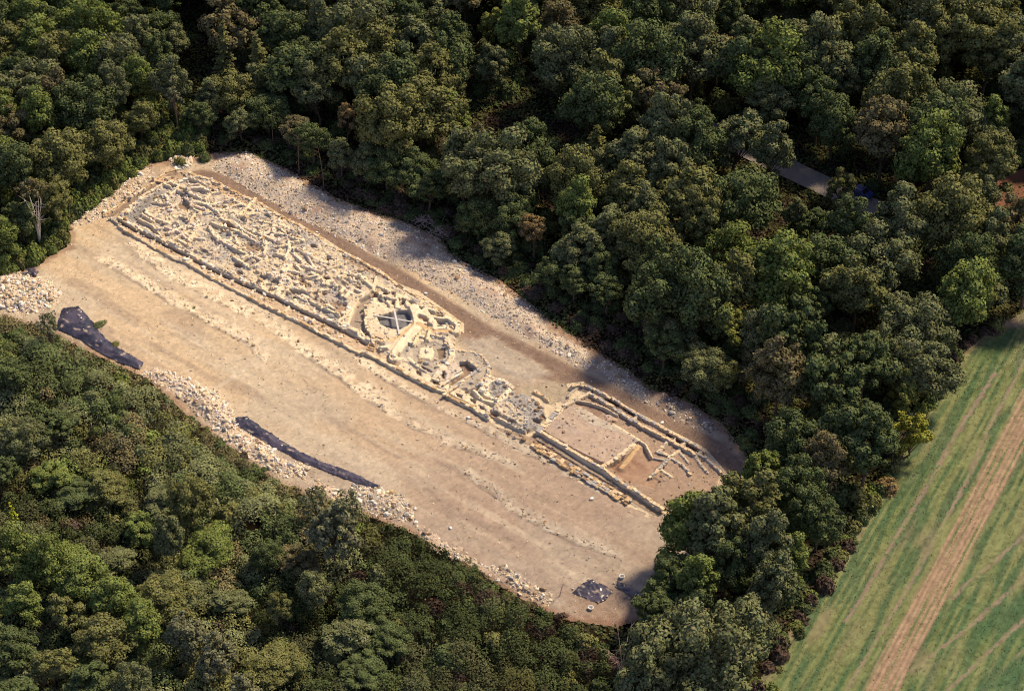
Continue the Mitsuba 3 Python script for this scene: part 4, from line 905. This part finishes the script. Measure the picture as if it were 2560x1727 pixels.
PROTO['silver-green'] = [(group('source_silver', *broadleaf(1204, 3.6, 10.0, 1.5, LEAF['silver-green'], 22, 130, .34)), 3.6, 10.0)]
PROTO['conifer'] = [(group('source_conifer', *conifer(1301, 3.0, 13.0, LEAF['olive green'])), 3.0, 13.0), (group('source_conifer_wide', *conifer(1302, 3.9, 11.0, (.12, .125, .045))), 3.9, 11.0)]
PROTO['slim'] = [(group('source_slim', *broadleaf(1401, 1.3, 11.0, 5.5, LEAF['silver-green'], 8, 50, .3)), 1.3, 11.0)]
PROTO['poplar'] = [(group('source_poplar', *broadleaf(1402, .62, 5.0, .5, (.30, .34, .03), 6, 26, .24)), .62, 5.0)]
PROTO['sparse'] = [(group('source_sparse', *broadleaf(1403, 2.2, 6.5, .8, LEAF['silver-green'], 12, 26, .3)), 2.2, 6.5)]

trees = []      # (x, y, colour key, height factor, label or None)
def plant(px, py, colour, h=None, label=None, variant=None, force=True, rad=None):
    p = DP([(px, py)])[0]
    trees.append([p[0], p[1], colour, h, label, variant, rad])
# trees that stand out, at the foot of their trunks
plant(512, 205, 'conifer', 13, 'taller yellowish conifer at the top, left of a similar one', 0)
plant(598, 205, 'conifer', 12, 'pointed yellowish conifer at the top, right of a similar one', 0)
plant(1345, 415, 'conifer', 11, 'star-shaped pale conifer with spreading branches in the upper wood', 1)
plant(1660, 800, 'yellow-green', 8, 'yellowish crown standing out above the short stone heap')
plant(2068, 1035, 'yellow', 8.5, 'bright yellow tree at the edge of the green field', None, True, 3.1)
plant(2040, 955, 'yellow-green', 7, 'yellow-green tree just behind the bright yellow one')
plant(1125, 120, 'yellow-green', 9, 'yellow-green crown at the top edge of the wood')
plant(785, 345, 'autumn brown', 9, 'brownish crown left of a grey-green one behind the stone heap')
plant(1212, 585, 'autumn brown', 8, 'orange-brown crown above the brush gap in the stone heap')
plant(410, 318, 'slim', 11, 'slim solitary pale tree with a small round crown, left of the dark gap')
plant(35, 1205, 'poplar', 5, 'thin bright yellow-green sapling at the left edge of the scrub')
plant(318, 1395, 'poplar', 3.5, 'tiny yellow-green sapling in the bright band of bushes')
plant(255, 1410, 'poplar', 3.2, 'smaller yellow-green sapling left of another in the bright band')
plant(118, 802, 'sparse', 7, 'sparse sapling growing in front of the big left stone heap')
plant(720, 1195, 'sparse', 6.5, 'sparse sapling beside the long narrow black sheet')
plant(795, 1200, 'sparse', 6.5, 'sparse sapling overhanging the end of the long black sheet')
for a in [(755, 1300, 'silver-green', 10, 'tall grey-green tree standing in the middle of the scrub'), (720, 1390, 'grey-green', 7, 'rounded grey-green tree below the tall one in the scrub'), (400, 1285, 'grey-green', 9, 'largest leafy green tree in the left part of the scrub'), (440, 1200, 'olive green', 8, 'olive tree behind the largest leafy one in the scrub'),
          (500, 1555, 'silver-green', 8, 'silvery rounded tree at the bottom edge'), (425, 1500, 'silver-green', 8, 'silvery tree left of the rounded one near the bottom'), (310, 1610, 'grey-green', 7, 'grey-green tree cut by the bottom edge'), (560, 1640, 'silver-green', 7, 'silvery crown cut by the bottom edge'),
          (640, 1430, 'olive green', 6, 'olive bush-like tree in the dark middle scrub'), (610, 1300, 'dark green', 5, 'low dark tree in the middle of the scrub')]:
    plant(*a)
for n, (x, y, h, c) in enumerate([(30, 1330, 8, 'bright green'), (115, 1340, 8, 'bright green'), (195, 1375, 7.5, 'bright green'), (262, 1420, 7.5, 'bright green'), (325, 1465, 7, 'bright green'), (60, 1420, 6.5, 'bright green'), (165, 1450, 6.5, 'olive green'), (250, 1500, 6, 'olive green'), (30, 1520, 6, 'dark green'), (130, 1560, 6, 'olive green'), (210, 1600, 6, 'dark green'), (50, 1630, 6, 'dark green'), (375, 1400, 5, 'olive green'), (20, 900, 5, 'dark green'), (60, 1040, 6, 'grey-green'), (130, 1010, 5, 'dark green'), (0, 1120, 6, 'dark green')]):
    plant(x, y, c, h)
for x, y, c, h, l in [(1738, 440, 'grey-green', 12, 'grey-green tree leaning over the left end of the pale road patch'), (1905, 485, 'olive green', 7.5, 'low olive tree between the pale road patch and the blue car'), (1885, 362, 'dark green', 11, 'dark tree shading the far side of the pale road'), (1850, 330, 'dark green', 12, 'tall dark tree behind the pale road patch'), (1840, 470, 'olive green', 3.2, 'small bushy tree right in front of the pale road patch'), (1790, 530, 'grey-green', 6.5, 'rounded grey-green tree below the pale road patch'), (1845, 560, 'dark green', 6.5, 'dark rounded tree below the pale road patch, right of a grey-green one')]:
    plant(x, y, c, h, l)
rp = np.random.default_rng(515)
_pts = []
for q in scatter(DP([(0, 960), (330, 1090), (560, 1180), (760, 1290), (900, 1400), (880, 1600), (0, 1600), (0, 960)]), 400, rp):
    x, y = project(*q)
    if len(_pts) < 18 and all(np.hypot(*(q - g)) > 4.2 for g in _pts) and all((q[0] - t[0]) ** 2 + (q[1] - t[1]) ** 2 > 12 for t in trees):
        _pts.append(q)
        plant(x, y, ['olive green', 'grey-green', 'bright green', 'dark green', 'brownish green'][rp.choice(5, p=[.28, .24, .18, .2, .1] if x < 600 else [.2, .15, .0, .55, .1])], rp.uniform(2.6, 4.8))
# lower right wood, in front of the platform
for a in [(1572, 1280, 'bright green', 12.5, 'bright green tree overlapping the near corner of the platform'), (1615, 1235, 'olive green', 5.5, 'small olive tree hiding the right end of the platform'), (1720, 1345, 'grey-green', 13, 'big rounded green tree right of the excavation end'), (1640, 1370, 'dark green', 10, 'dark tree left of the big rounded one at lower right'), (1715, 1125, 'bright green', 8, 'bright tree in front of the dark wood beyond the platform'),
          (1565, 1440, 'dark green', 8, 'dark green tree in front of the sheets at lower right'), (1520, 1510, 'grey-green', 8, 'pale grey-green tree nearest below the folded black sheet'), (1590, 1530, 'brownish green', 8, 'brownish tree below the folded black sheet'), (1800, 1330, 'bright green', 9, None), (1850, 1250, 'dark green', 10, None), (1800, 1200, 'dark green', 10, None), (1700, 1480, 'grey-green', 9, None)]:
    plant(*a)
for x, y, c, h in [(1610, 1300, 'grey-green', 13), (1500, 1395, 'dark green', 5.5), (1475, 1440, 'dark green', 6.5), (1535, 1350, 'dark green', 7), (1690, 1250, 'olive green', 12), (1660, 1180, 'grey-green', 7.5), (1590, 1400, 'bright green', 10), (1750, 1420, 'grey-green', 12)]:
    plant(x, y, c, h)

# woods: filled by spacing
WOODS = [
    (DP([(-110, 560), (-110, -120), (470, -120), (430, 130), (395, 300), (330, 345), (260, 395), (195, 455), (128, 505), (128, 545), (60, 580), (-10, 610), (-110, 640)]), 4.9, [3, 3.4, 2, .8, 2.6], 10),
    (DP([(495, -120), (2440, -120), (2440, 640), (2335, 690), (2240, 745), (2160, 820), (2070, 960), (1990, 1085), (1890, 1240), (1760, 1470), (1650, 1680), (1430, 1680), (1455, 1600), (1440, 1480), (1490, 1405), (1560, 1300), (1650, 1215), (1740, 1125), (1770, 1080),
         (1700, 930), (1600, 860), (1500, 820), (1400, 740), (1310, 690), (1200, 610), (1100, 550), (1065, 500), (960, 445), (850, 400), (760, 360), (680, 310), (600, 280), (495, 250)]), 5.45, [4, 5, 2.4, .8, 1.2], 13.5),
]
for poly, *_ in WOODS[1:]:                     # the wood's edge stands back from the spoil heaps
    for p_ in poly:
        dd_ = edge_dist(np.array([p_[0]]), np.array([p_[1]]), DIG)[0]
        if -16 < dd_ and uv(*p_)[1] > 8 and uv(*p_)[0] < 97: p_ += VA * 1.6
GAPS = [(1185, 300, 7.5), (1120, 345, 4), (1905, 350, 7), (1860, 395, 3.5), (1830, 430, 3.5), (480, 300, 4.5), (1760, 110, 6), (2150, 270, 6), (1700, 500, 5.5), (1620, 900, 4), (1540, 840, 4), (1990, 560, 5), (680, 60, 4), (260, 60, 3.5), (1080, 160, 3.5), (1480, 370, 3.5), (1790, 620, 4), (1400, 690, 4), (1870, 850, 4.5), (2145, 500, 3.2), (2060, 700, 4), (1815, 395, 3.2), (1818, 440, 3), (1822, 485, 2.6), (2318, 455, 4), (2318, 510, 4), (2330, 560, 3)]
gp = [(DP([(x, y)])[0], rr * 1.3) for x, y, rr in GAPS]
car_line = []
COLOURS = ['dark green', 'grey-green', 'olive green', 'brownish green', 'bright green']
GLADES = [Polygon(DP([(ax - hw, ay + 15), (ax + hw, ay + 15), (ax + hw, ay + dpt), (ax - hw, ay + dpt)])) for ax, ay, hw, dpt in ((1824, 385, 74, 240), (1952, 432, 40, 100))]
r = np.random.default_rng(4242)
for poly, sp, w, hm in WOODS:
    pg = Polygon(poly); lo, hi = poly.min(0), poly.max(0); w = np.array(w) / sum(w)
    for _ in range(9000):
        q = r.uniform(lo, hi)
        if not shapely.contains_xy(pg, *q): continue
        if any(np.hypot(*(q - g)) < rr for g, rr in gp) or any(np.hypot(*(q - c)) < 2.4 for c in car_line): continue
        if dist_line(np.array([q[0]]), np.array([q[1]]), ROAD)[0] < 3.3: continue
        if any(shapely.contains_xy(g, *q) for g in GLADES): continue        # open ground by the road
        s = sp * (.82 + .4 * meshkit.noise(np.array([q[0] / 14, q[1] / 14, 0.]), 5))
        if any((q[0] - t[0]) ** 2 + (q[1] - t[1]) ** 2 < s * s for t in trees): continue
        trees.append([q[0], q[1], COLOURS[r.choice(5, p=w)], hm * r.uniform(.66, 1.2), None, None, None])

# younger trees fill the wood's edge behind the spoil heaps
for _ in range(4000):
    q = r.uniform(WOODS[1][0].min(0), WOODS[1][0].max(0))
    de = -edge_dist(np.array([q[0]]), np.array([q[1]]), DIG)[0]; qu, qv = uv(*q)
    if 3.0 < de < 13 and qv > 8 and qu < 96 and all((q[0] - t[0]) ** 2 + (q[1] - t[1]) ** 2 > 3.5 ** 2 for t in trees):
        trees.append([q[0], q[1], COLOURS[r.choice(5, p=[.45, .3, .15, .1, 0])], r.uniform(4.5, 6.0) + .25 * de, None, None, None])

def place_name(x, y):
    if x < 480: return 'in the top left wood' if y < 190 else 'left of the excavation' if y < 700 else 'in the upper left scrub' if y < 1180 else 'in the lower left scrub'
    if x < 1400 and y > 900: return 'in the lower middle scrub'
    if y < 400:
        return 'in the upper wood' if x < 1020 else 'at top centre' if x < 1530 else 'in the top right wood'
    if x < 1000: return 'behind the longest stone heap'
    if y < 700: return 'above the middle stone heap' if x < 1560 else 'near the pale road' if x < 2000 else 'in the far right wood'
    if x > 1960: return 'along the green field'
    if y < 1050: return 'beyond the walled platform'
    return 'at the lower right'
ORD = 'first second third fourth fifth sixth seventh eighth ninth tenth eleventh twelfth thirteenth fourteenth fifteenth sixteenth seventeenth eighteenth nineteenth twentieth'.split()
NAME = {'conifer': 'conifer', 'poplar': 'sapling', 'sparse': 'sapling', 'slim': 'slender_tree'}
pend, outside = {}, []
for t in trees:
    x, y, colour, h, label, variant, rad = t
    opts = PROTO[colour]
    g, R0, H0 = opts[variant if variant is not None else r.integers(len(opts))]
    h = h or H0
    sz = h / H0; sr = (rad / R0) if rad else sz * r.uniform(.88, 1.12) if label is None else sz
    if label is None: sr = np.clip(sr * 1.08, .85, 1.45)
    gz = float(ground_z(x, y))
    w = T().translate([float(x), float(y), gz]).rotate([0, 0, 1], float(r.uniform(0, 360))).rotate([1, 0, 0], float(r.normal(0, 4.5))).scale([float(sr * r.uniform(.86, 1.16)), float(sr * r.uniform(.86, 1.16)), float(sz)])
    cx, cy = project(x, y, h * .75)
    inst = {'type': 'instance', 'to_world': w, 'source': {'type': 'ref', 'id': g}}
    bx, by = project(x, y, 0)
    m = R0 * sr * 13
    if label is None and (cx < -m or cx > 2324 + m or cy < -m * .75 or cy - 0 > 1568 + m * .8):
        outside.append(inst); continue
    k = numbered(NAME.get(colour, 'broadleaf_tree'))
    scene[k] = inst
    if label:
        tag(k, label, 'tree' if colour not in ('poplar', 'sparse') else 'sapling')
    else:
        pend.setdefault((place_name(cx, cy), colour), []).append((cx, k))
for (where, colour), ks in pend.items():
    ks.sort()
    for i, (cx, k) in enumerate(ks):
        l = f'only {colour} broadleaf tree {where}' if len(ks) == 1 else f'{colour} broadleaf tree {where}, {ORD[i] if i < 20 else str(i + 1) + "th"} of its colour from left'
        tag(k, l, 'tree', f'{colour} trees {where}')
for i, inst in enumerate(outside):
    scene[f'woodland__{i + 1:03d}'] = inst
tag('woodland', 'rest of the wood going on past the picture edges', 'trees', kind='stuff')

# bare and dead trees
def bare_tree(key, px, py, label, mesh, bark, foliage=None, fz=1.0):
    p = DP([(px, py)])[0]; k = numbered(key); tag(k, label, 'tree')
    w = T().translate([float(p[0]), float(p[1]), float(ground_z(*p))])
    scene[f'{k}__trunk'] = {**mikit.ply(mesh, bark), 'to_world': w}
    if foliage is not None:
        scene[f'{k}__crown'] = {**mikit.ply(foliage[:2], 'painted_by_kind', color=foliage[2]), 'to_world': w}
r2 = np.random.default_rng(8)
fo = broadleaf(1501, 2.3, 11.8, 8.5, LEAF['brownish green'], 8, 45, .3)[0]
bare_tree('birch_tree', 92, 560, 'pale trunked tree with several white stems at the left wood edge', bare(1502, 11.0, 1.4, 5, .17, 30), 'pale_bark', fo)
bare_tree('dead_tree', 2030, 870, 'leafless pinkish grey tree among green crowns near the field', bare(1503, 8.0, 2.4, 8, .09, 120), 'dead_wood')
bare_tree('dead_tree', 1410, 1535, 'leafless fan-shaped tree near the bottom of the picture', bare(1504, 7.5, 2.6, 9, .06, 90), 'dead_wood')
bare_tree('dead_tree', 1268, 1352, 'thin leafless sapling beside the square black sheet', bare(1505, 5.0, .7, 2, .05, 10), 'dead_wood')
for n, (x, y) in enumerate([(735, 428), (620, 330), (680, 395)]):
    bare_tree('bare_trunk', x, y, ['thin bare trunk in the dark wood edge, rightmost of three', 'thin bare trunk in the dark wood edge, leftmost of three', 'thin bare trunk in the dark wood edge, middle of three'][n], bare(1510 + n, 8.5, .5, 1, .11, 6), 'bark')
# cut brush in the gap of the heap
for n, (x, y) in enumerate([(965, 505), (935, 545), (1000, 530)]):
    k = numbered('brush_pile'); tag(k, ['tangled pile of cut brush at the wood edge, middle of three', 'tangled pile of cut brush at the wood edge, leftmost of three', 'tangled pile of cut brush at the wood edge, rightmost of three'][n], 'brush pile')
    rr = np.random.default_rng(1600 + n); p = DP([(x, y)])[0]; out = []
    for _ in range(90):
        a = rr.normal(0, 1.0, 2); d = rr.normal(0, 1, 3) * [1, 1, .25]; d *= rr.uniform(.5, 1.5) / np.linalg.norm(d)
        c0 = np.array([a[0], a[1], rr.uniform(.1, .9) * math.exp(-.4 * (a @ a))])
        out.append(tube([c0 - d / 2, c0 + rr.normal(0, .08, 3), c0 + d / 2], [.035, .03, .012], 4))
    out += [tube([[-1.2 * math.cos(t), -1.2 * math.sin(t), .3], [0, 0, .45], [1.2 * math.cos(t), 1.2 * math.sin(t), .3]], [.04, .05, .03], 4) for t in (.2, 1.2, 2.3)]
    scene[f'{k}__branch'] = {**mikit.ply(join(out), 'dead_wood'), 'to_world': T().translate([float(p[0]), float(p[1]), .05])}
    tag(f'{k}__branch', kind='stuff')

# undergrowth: bramble, broom and low scrub
UG = []
for ci, (c, n) in enumerate([('dark green', 2), ('olive green', 2), ('grey-green', 1), ('bright green', 1), ('dull purple-brown', 1)]):
    for k in range(n):
        b = bush(1700 + 5 * ci + k, 1.25, 1.15, np.array(LEAF[c]) * .92, 850, .25)
        nme = f'source_bush_{ci}{k}'
        scene[nme] = {'type': 'shapegroup', 'foliage': mikit.ply(b[:2], 'painted_by_kind', color=b[2])}
        UG.append((nme, c))
by = {c: [n for n, cc in UG if cc == c] for _, c in UG}
SCRUB = DP([(-80, 705), (0, 702), (70, 735), (130, 765), (210, 812), (300, 850), (360, 890), (440, 960), (500, 1005), (560, 1050), (640, 1098), (730, 1115), (830, 1172), (940, 1215), (1050, 1272), (1140, 1335), (1230, 1385), (1300, 1425), (1330, 1470), (1420, 1500), (1480, 1560), (1470, 1680), (-80, 1700)])
EDGE = [(DP([(-80, 640), (0, 625), (60, 603), (146, 560), (150, 505), (200, 473), (270, 420), (335, 366), (425, 352), (480, 338), (440, 250), (300, 250), (-80, 400)]), ['bright green', 'dark green', 'olive green', 'bright green'], 560, 1.5),
        (DP([(-80, 640), (0, 625), (60, 603), (146, 562), (150, 508), (200, 475), (270, 422), (335, 368), (425, 354), (430, 335), (325, 350), (255, 405), (190, 460), (130, 500), (125, 550), (-80, 610)]), ['bright green', 'bright green', 'olive green'], 190, 1.6),
        (DP([(455, 330), (560, 325), (680, 385), (850, 468), (1000, 515), (1050, 580), (1150, 625), (1250, 700), (1350, 770), (1500, 860), (1640, 940), (1740, 1080), (1790, 1050), (1650, 830), (1400, 690), (1200, 560), (1050, 440), (850, 330), (600, 230), (480, 200)]), ['dark green', 'dark green', 'dull purple-brown'], 330, .75),
        (DP([(1480, 1400), (1560, 1310), (1640, 1330), (1600, 1420), (1560, 1560), (1420, 1600), (1420, 1480)]), ['olive green', 'dull purple-brown', 'dark green'], 160, 1.3),
        (DP([(2240, 735), (2150, 810), (2065, 960), (1985, 1100), (1885, 1260), (1745, 1500), (1645, 1680), (1690, 1690), (1790, 1500), (1925, 1260), (2020, 1100), (2095, 960), (2175, 820), (2270, 745)]), ['olive green', 'bright green', 'brown', 'dark green'], 420, 1.3)]
ug = 0
def under(x, y, c, s, h):
    global ug
    ug += 1
    opts = by.get(c, by['dull purple-brown'])
    scene[f'undergrowth__{ug:03d}'] = {'type': 'instance', 'source': {'type': 'ref', 'id': opts[r.integers(len(opts))]},
        'to_world': T().translate([float(x), float(y), float(ground_z(x, y)) - .05]).rotate([0, 0, 1], float(r.uniform(0, 360))).scale([float(s), float(s), float(s * h)])}
# a continuous thicket: leaf sprays over many overlapping domes, one dome one tone
from scipy.spatial import cKDTree
rs = np.random.default_rng(2024)
dc = scatter(SCRUB, 2300, rs)
dr_ = np.clip(rs.lognormal(-.12, .5, len(dc)), .4, 3.0); dh = rs.uniform(.3, 1.6, len(dc)) * (.5 + .5 * dr_) * (.5 + fbm(dc[:, 0], dc[:, 1], 8, 65, 2))
dd = edge_dist(dc[:, 0], dc[:, 1], DIG); dh *= .35 + .65 * sm(.5, 4, -dd)
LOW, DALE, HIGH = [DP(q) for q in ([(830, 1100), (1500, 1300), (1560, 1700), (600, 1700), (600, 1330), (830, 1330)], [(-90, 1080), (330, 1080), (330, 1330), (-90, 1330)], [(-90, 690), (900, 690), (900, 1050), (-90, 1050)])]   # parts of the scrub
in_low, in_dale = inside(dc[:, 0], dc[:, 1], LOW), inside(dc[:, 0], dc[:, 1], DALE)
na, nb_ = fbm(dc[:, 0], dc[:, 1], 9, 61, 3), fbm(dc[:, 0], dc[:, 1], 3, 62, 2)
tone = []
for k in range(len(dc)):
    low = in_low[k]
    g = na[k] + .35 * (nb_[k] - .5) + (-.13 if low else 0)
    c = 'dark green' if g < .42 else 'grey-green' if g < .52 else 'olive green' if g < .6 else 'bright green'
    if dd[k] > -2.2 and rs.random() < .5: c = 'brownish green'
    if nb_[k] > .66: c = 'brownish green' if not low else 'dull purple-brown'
    tone.append(np.array(LEAF[c]) * rs.uniform(.75, 1.25) * (.62 if low else .7 if in_dale[k] else 1.25))  # shade painted into dale and low-slope tones; low-slope shrubs also darker
tone = np.array(tone)
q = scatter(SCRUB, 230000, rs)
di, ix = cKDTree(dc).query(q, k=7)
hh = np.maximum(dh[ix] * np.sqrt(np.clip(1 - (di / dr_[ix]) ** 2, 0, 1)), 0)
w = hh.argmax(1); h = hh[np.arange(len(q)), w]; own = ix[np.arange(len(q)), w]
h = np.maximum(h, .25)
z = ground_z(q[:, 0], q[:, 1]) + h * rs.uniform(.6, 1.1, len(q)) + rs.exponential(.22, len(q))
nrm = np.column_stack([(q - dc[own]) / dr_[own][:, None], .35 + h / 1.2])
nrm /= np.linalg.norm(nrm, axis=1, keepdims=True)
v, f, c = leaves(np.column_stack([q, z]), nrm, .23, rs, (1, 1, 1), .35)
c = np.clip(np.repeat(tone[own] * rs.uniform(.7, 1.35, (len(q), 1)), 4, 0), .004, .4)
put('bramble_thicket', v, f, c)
# the same, lower and darker, under the woods
cnt = 0
VV, FF, CC = [], [], []
for poly in [DP([(-60, -40), (2390, -40), (2390, 1630), (-60, 1630)])]:
    q = scatter(poly, int(Polygon(poly).area * 10), rs)
    px, py = project(q[:, 0], q[:, 1])
    ok = (px > -60) & (px < 2400) & (py > -40) & (py < 1640) & (dist_line(q[:, 0], q[:, 1], ROAD) > 2.4) & (edge_dist(q[:, 0], q[:, 1], FIELD) < .3) & (edge_dist(q[:, 0], q[:, 1], DIG) < .5 * rs.random(len(q))) & ~shapely.contains_xy(Polygon(SCRUB), q[:, 0], q[:, 1])
    q = q[ok]
    dz = sm(0, 2.5, -edge_dist(q[:, 0], q[:, 1], DIG))
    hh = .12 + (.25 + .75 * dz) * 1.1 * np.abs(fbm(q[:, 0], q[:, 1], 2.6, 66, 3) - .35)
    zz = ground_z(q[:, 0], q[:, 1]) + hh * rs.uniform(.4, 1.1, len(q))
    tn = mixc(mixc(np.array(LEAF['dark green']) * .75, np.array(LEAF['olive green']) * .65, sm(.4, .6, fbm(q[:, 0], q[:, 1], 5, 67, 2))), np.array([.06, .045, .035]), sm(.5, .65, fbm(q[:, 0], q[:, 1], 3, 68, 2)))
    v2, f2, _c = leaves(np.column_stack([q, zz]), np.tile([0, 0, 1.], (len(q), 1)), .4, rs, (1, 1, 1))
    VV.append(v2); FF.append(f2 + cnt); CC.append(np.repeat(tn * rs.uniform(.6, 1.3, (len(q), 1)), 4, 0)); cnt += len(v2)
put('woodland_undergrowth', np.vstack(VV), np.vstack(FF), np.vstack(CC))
tag('woodland_undergrowth', 'low dark green and brown undergrowth on the shaded floor of the wood', 'undergrowth', kind='stuff')
tag('bramble_thicket', 'dense low bramble and broom thicket filling the slope below the excavation', 'thicket', kind='stuff')
for q in scatter(SCRUB, 260, r):
    a, b = meshkit.noise(np.array([q[0] / 7, q[1] / 7, 1.]), 9), meshkit.noise(np.array([q[0] / 4, q[1] / 4, 2.]), 10)
    if shapely.contains_xy(Polygon(LOW), *q): c = 'dark green' if a < .72 else 'olive green'
    elif shapely.contains_xy(Polygon(HIGH), *q): c = 'dark green' if a < .3 else 'grey-green' if b < .4 else 'olive green' if b < .6 else 'bright green'
    else: c = 'dark green' if a < .45 else 'olive green' if b < .5 else 'grey-green'
    if b > .82: c = 'dull purple-brown'
    dd = edge_dist(np.array([q[0]]), np.array([q[1]]), DIG)[0]
    under(q[0], q[1], c, r.uniform(.75, 1.45) * (.75 if dd > -1.5 else 1), r.uniform(.7, 1.35) * (.6 if dd > -1.5 else 1))
rim = SCRUB[:18]
for _ in range(230):
    k = r.integers(len(rim) - 1); t = r.random(); n_ = np.array([-(rim[k + 1] - rim[k])[1], (rim[k + 1] - rim[k])[0]]); n_ /= np.linalg.norm(n_)
    q = rim[k] + (rim[k + 1] - rim[k]) * t + n_ * r.normal(-.3, .7)
    under(q[0], q[1], ['olive green', 'grey-green', 'dark green', 'dull purple-brown'][r.integers(4)], r.uniform(.25, .7), r.uniform(.6, 1.2))
for poly, cs, n, hs in EDGE:
    for q in scatter(poly, n, r):
        under(q[0], q[1], cs[r.integers(len(cs))], r.uniform(.7, 1.3), hs * r.uniform(.7, 1.5))
for poly, *_ in WOODS:
    for q in scatter(poly, int(Polygon(poly).area / 17), r):
        px, py = project(*q)
        if -80 < px < 2400 and -60 < py < 1680 and dist_line(np.array([q[0]]), np.array([q[1]]), ROAD)[0] > 4 and all(np.hypot(*(q - g)) > rr for g, rr in gp):
            under(q[0], q[1], ['dark green', 'dark green', 'olive green', 'grey-green'][r.integers(4)], r.uniform(1.2, 2.2), r.uniform(1, 1.7))
tag('undergrowth', 'tangled green bramble and low scrub covering the ground round the trees', 'undergrowth', kind='stuff')
# shrubs that stand out of the scrub
SHR = {c: group(f'source_shrub_{i}', bush(1800 + i, 2.0, 2.6, LEAF[c], 2200, .28), tube([[0, 0, -.2], [.05, 0, 1.6]], [.07, .03], 5)) for i, c in enumerate(['dark green', 'olive green', 'grey-green', 'bright green', 'autumn brown'])}
for x, y, c, s, l in [(300, 1010, 'dark green', 1, 'rounded dark shrub in the upper scrub, below the wide crumpled sheet'), (215, 930, 'grey-green', .9, 'grey-green shrub at the left of the upper scrub'), (560, 1130, 'grey-green', 1, 'grey-green shrub below the long cream stone heap'), (640, 1180, 'olive green', .9, 'olive shrub left of the sparse saplings'),
                      (520, 1190, 'olive green', 1.1, 'olive shrub in the middle scrub left of the tall tree'), (860, 1330, 'grey-green', 1, 'grey-green shrub right of the tall tree in the scrub'), (900, 1440, 'olive green', .9, 'olive shrub in the dark lower scrub, right of centre'), (1010, 1500, 'dark green', 1.1, 'dark shrub in the lower scrub near the bottom edge'), (760, 1490, 'olive green', 1, 'olive shrub near the bottom, below the rounded grey-green tree'),
                      (1120, 1460, 'olive green', .8, 'small olive shrub on the dark slope below the excavation'), (1330, 1470, 'olive green', .9, 'olive shrub below the square black sheet'), (1290, 1500, 'autumn brown', .7, 'reddish brown shrub at the bottom below the square sheet'), (226, 738, 'grey-green', .5, 'small shrub at the upper edge of the wide crumpled sheet'), (262, 783, 'olive green', .35, 'tiny low shrub right beside the wide crumpled sheet'),
                      (410, 372, 'olive green', .6, 'small olive shrub at the top left corner of the barrow'), (465, 362, 'dark green', .6, 'small dark shrub beside the start of the longest heap'), (441, 700, 'dark green', .22, 'tiny dark shrub standing alone on the bare ground'), (2012, 1110, 'autumn brown', .9, 'brownish shrub below the bright yellow tree')]:
    p = DP([(x, y)])[0]; k = numbered('shrub'); tag(k, l, 'shrub')
    scene[k] = {'type': 'instance', 'source': {'type': 'ref', 'id': SHR[c]}, 'to_world': T().translate([float(p[0]), float(p[1]), float(max(ground_z(*p), -.05))]).rotate([0, 0, 1], float(x % 360)).scale([s * 1.35, s * .9, s * .6] if s < .6 else [s, s, s])}
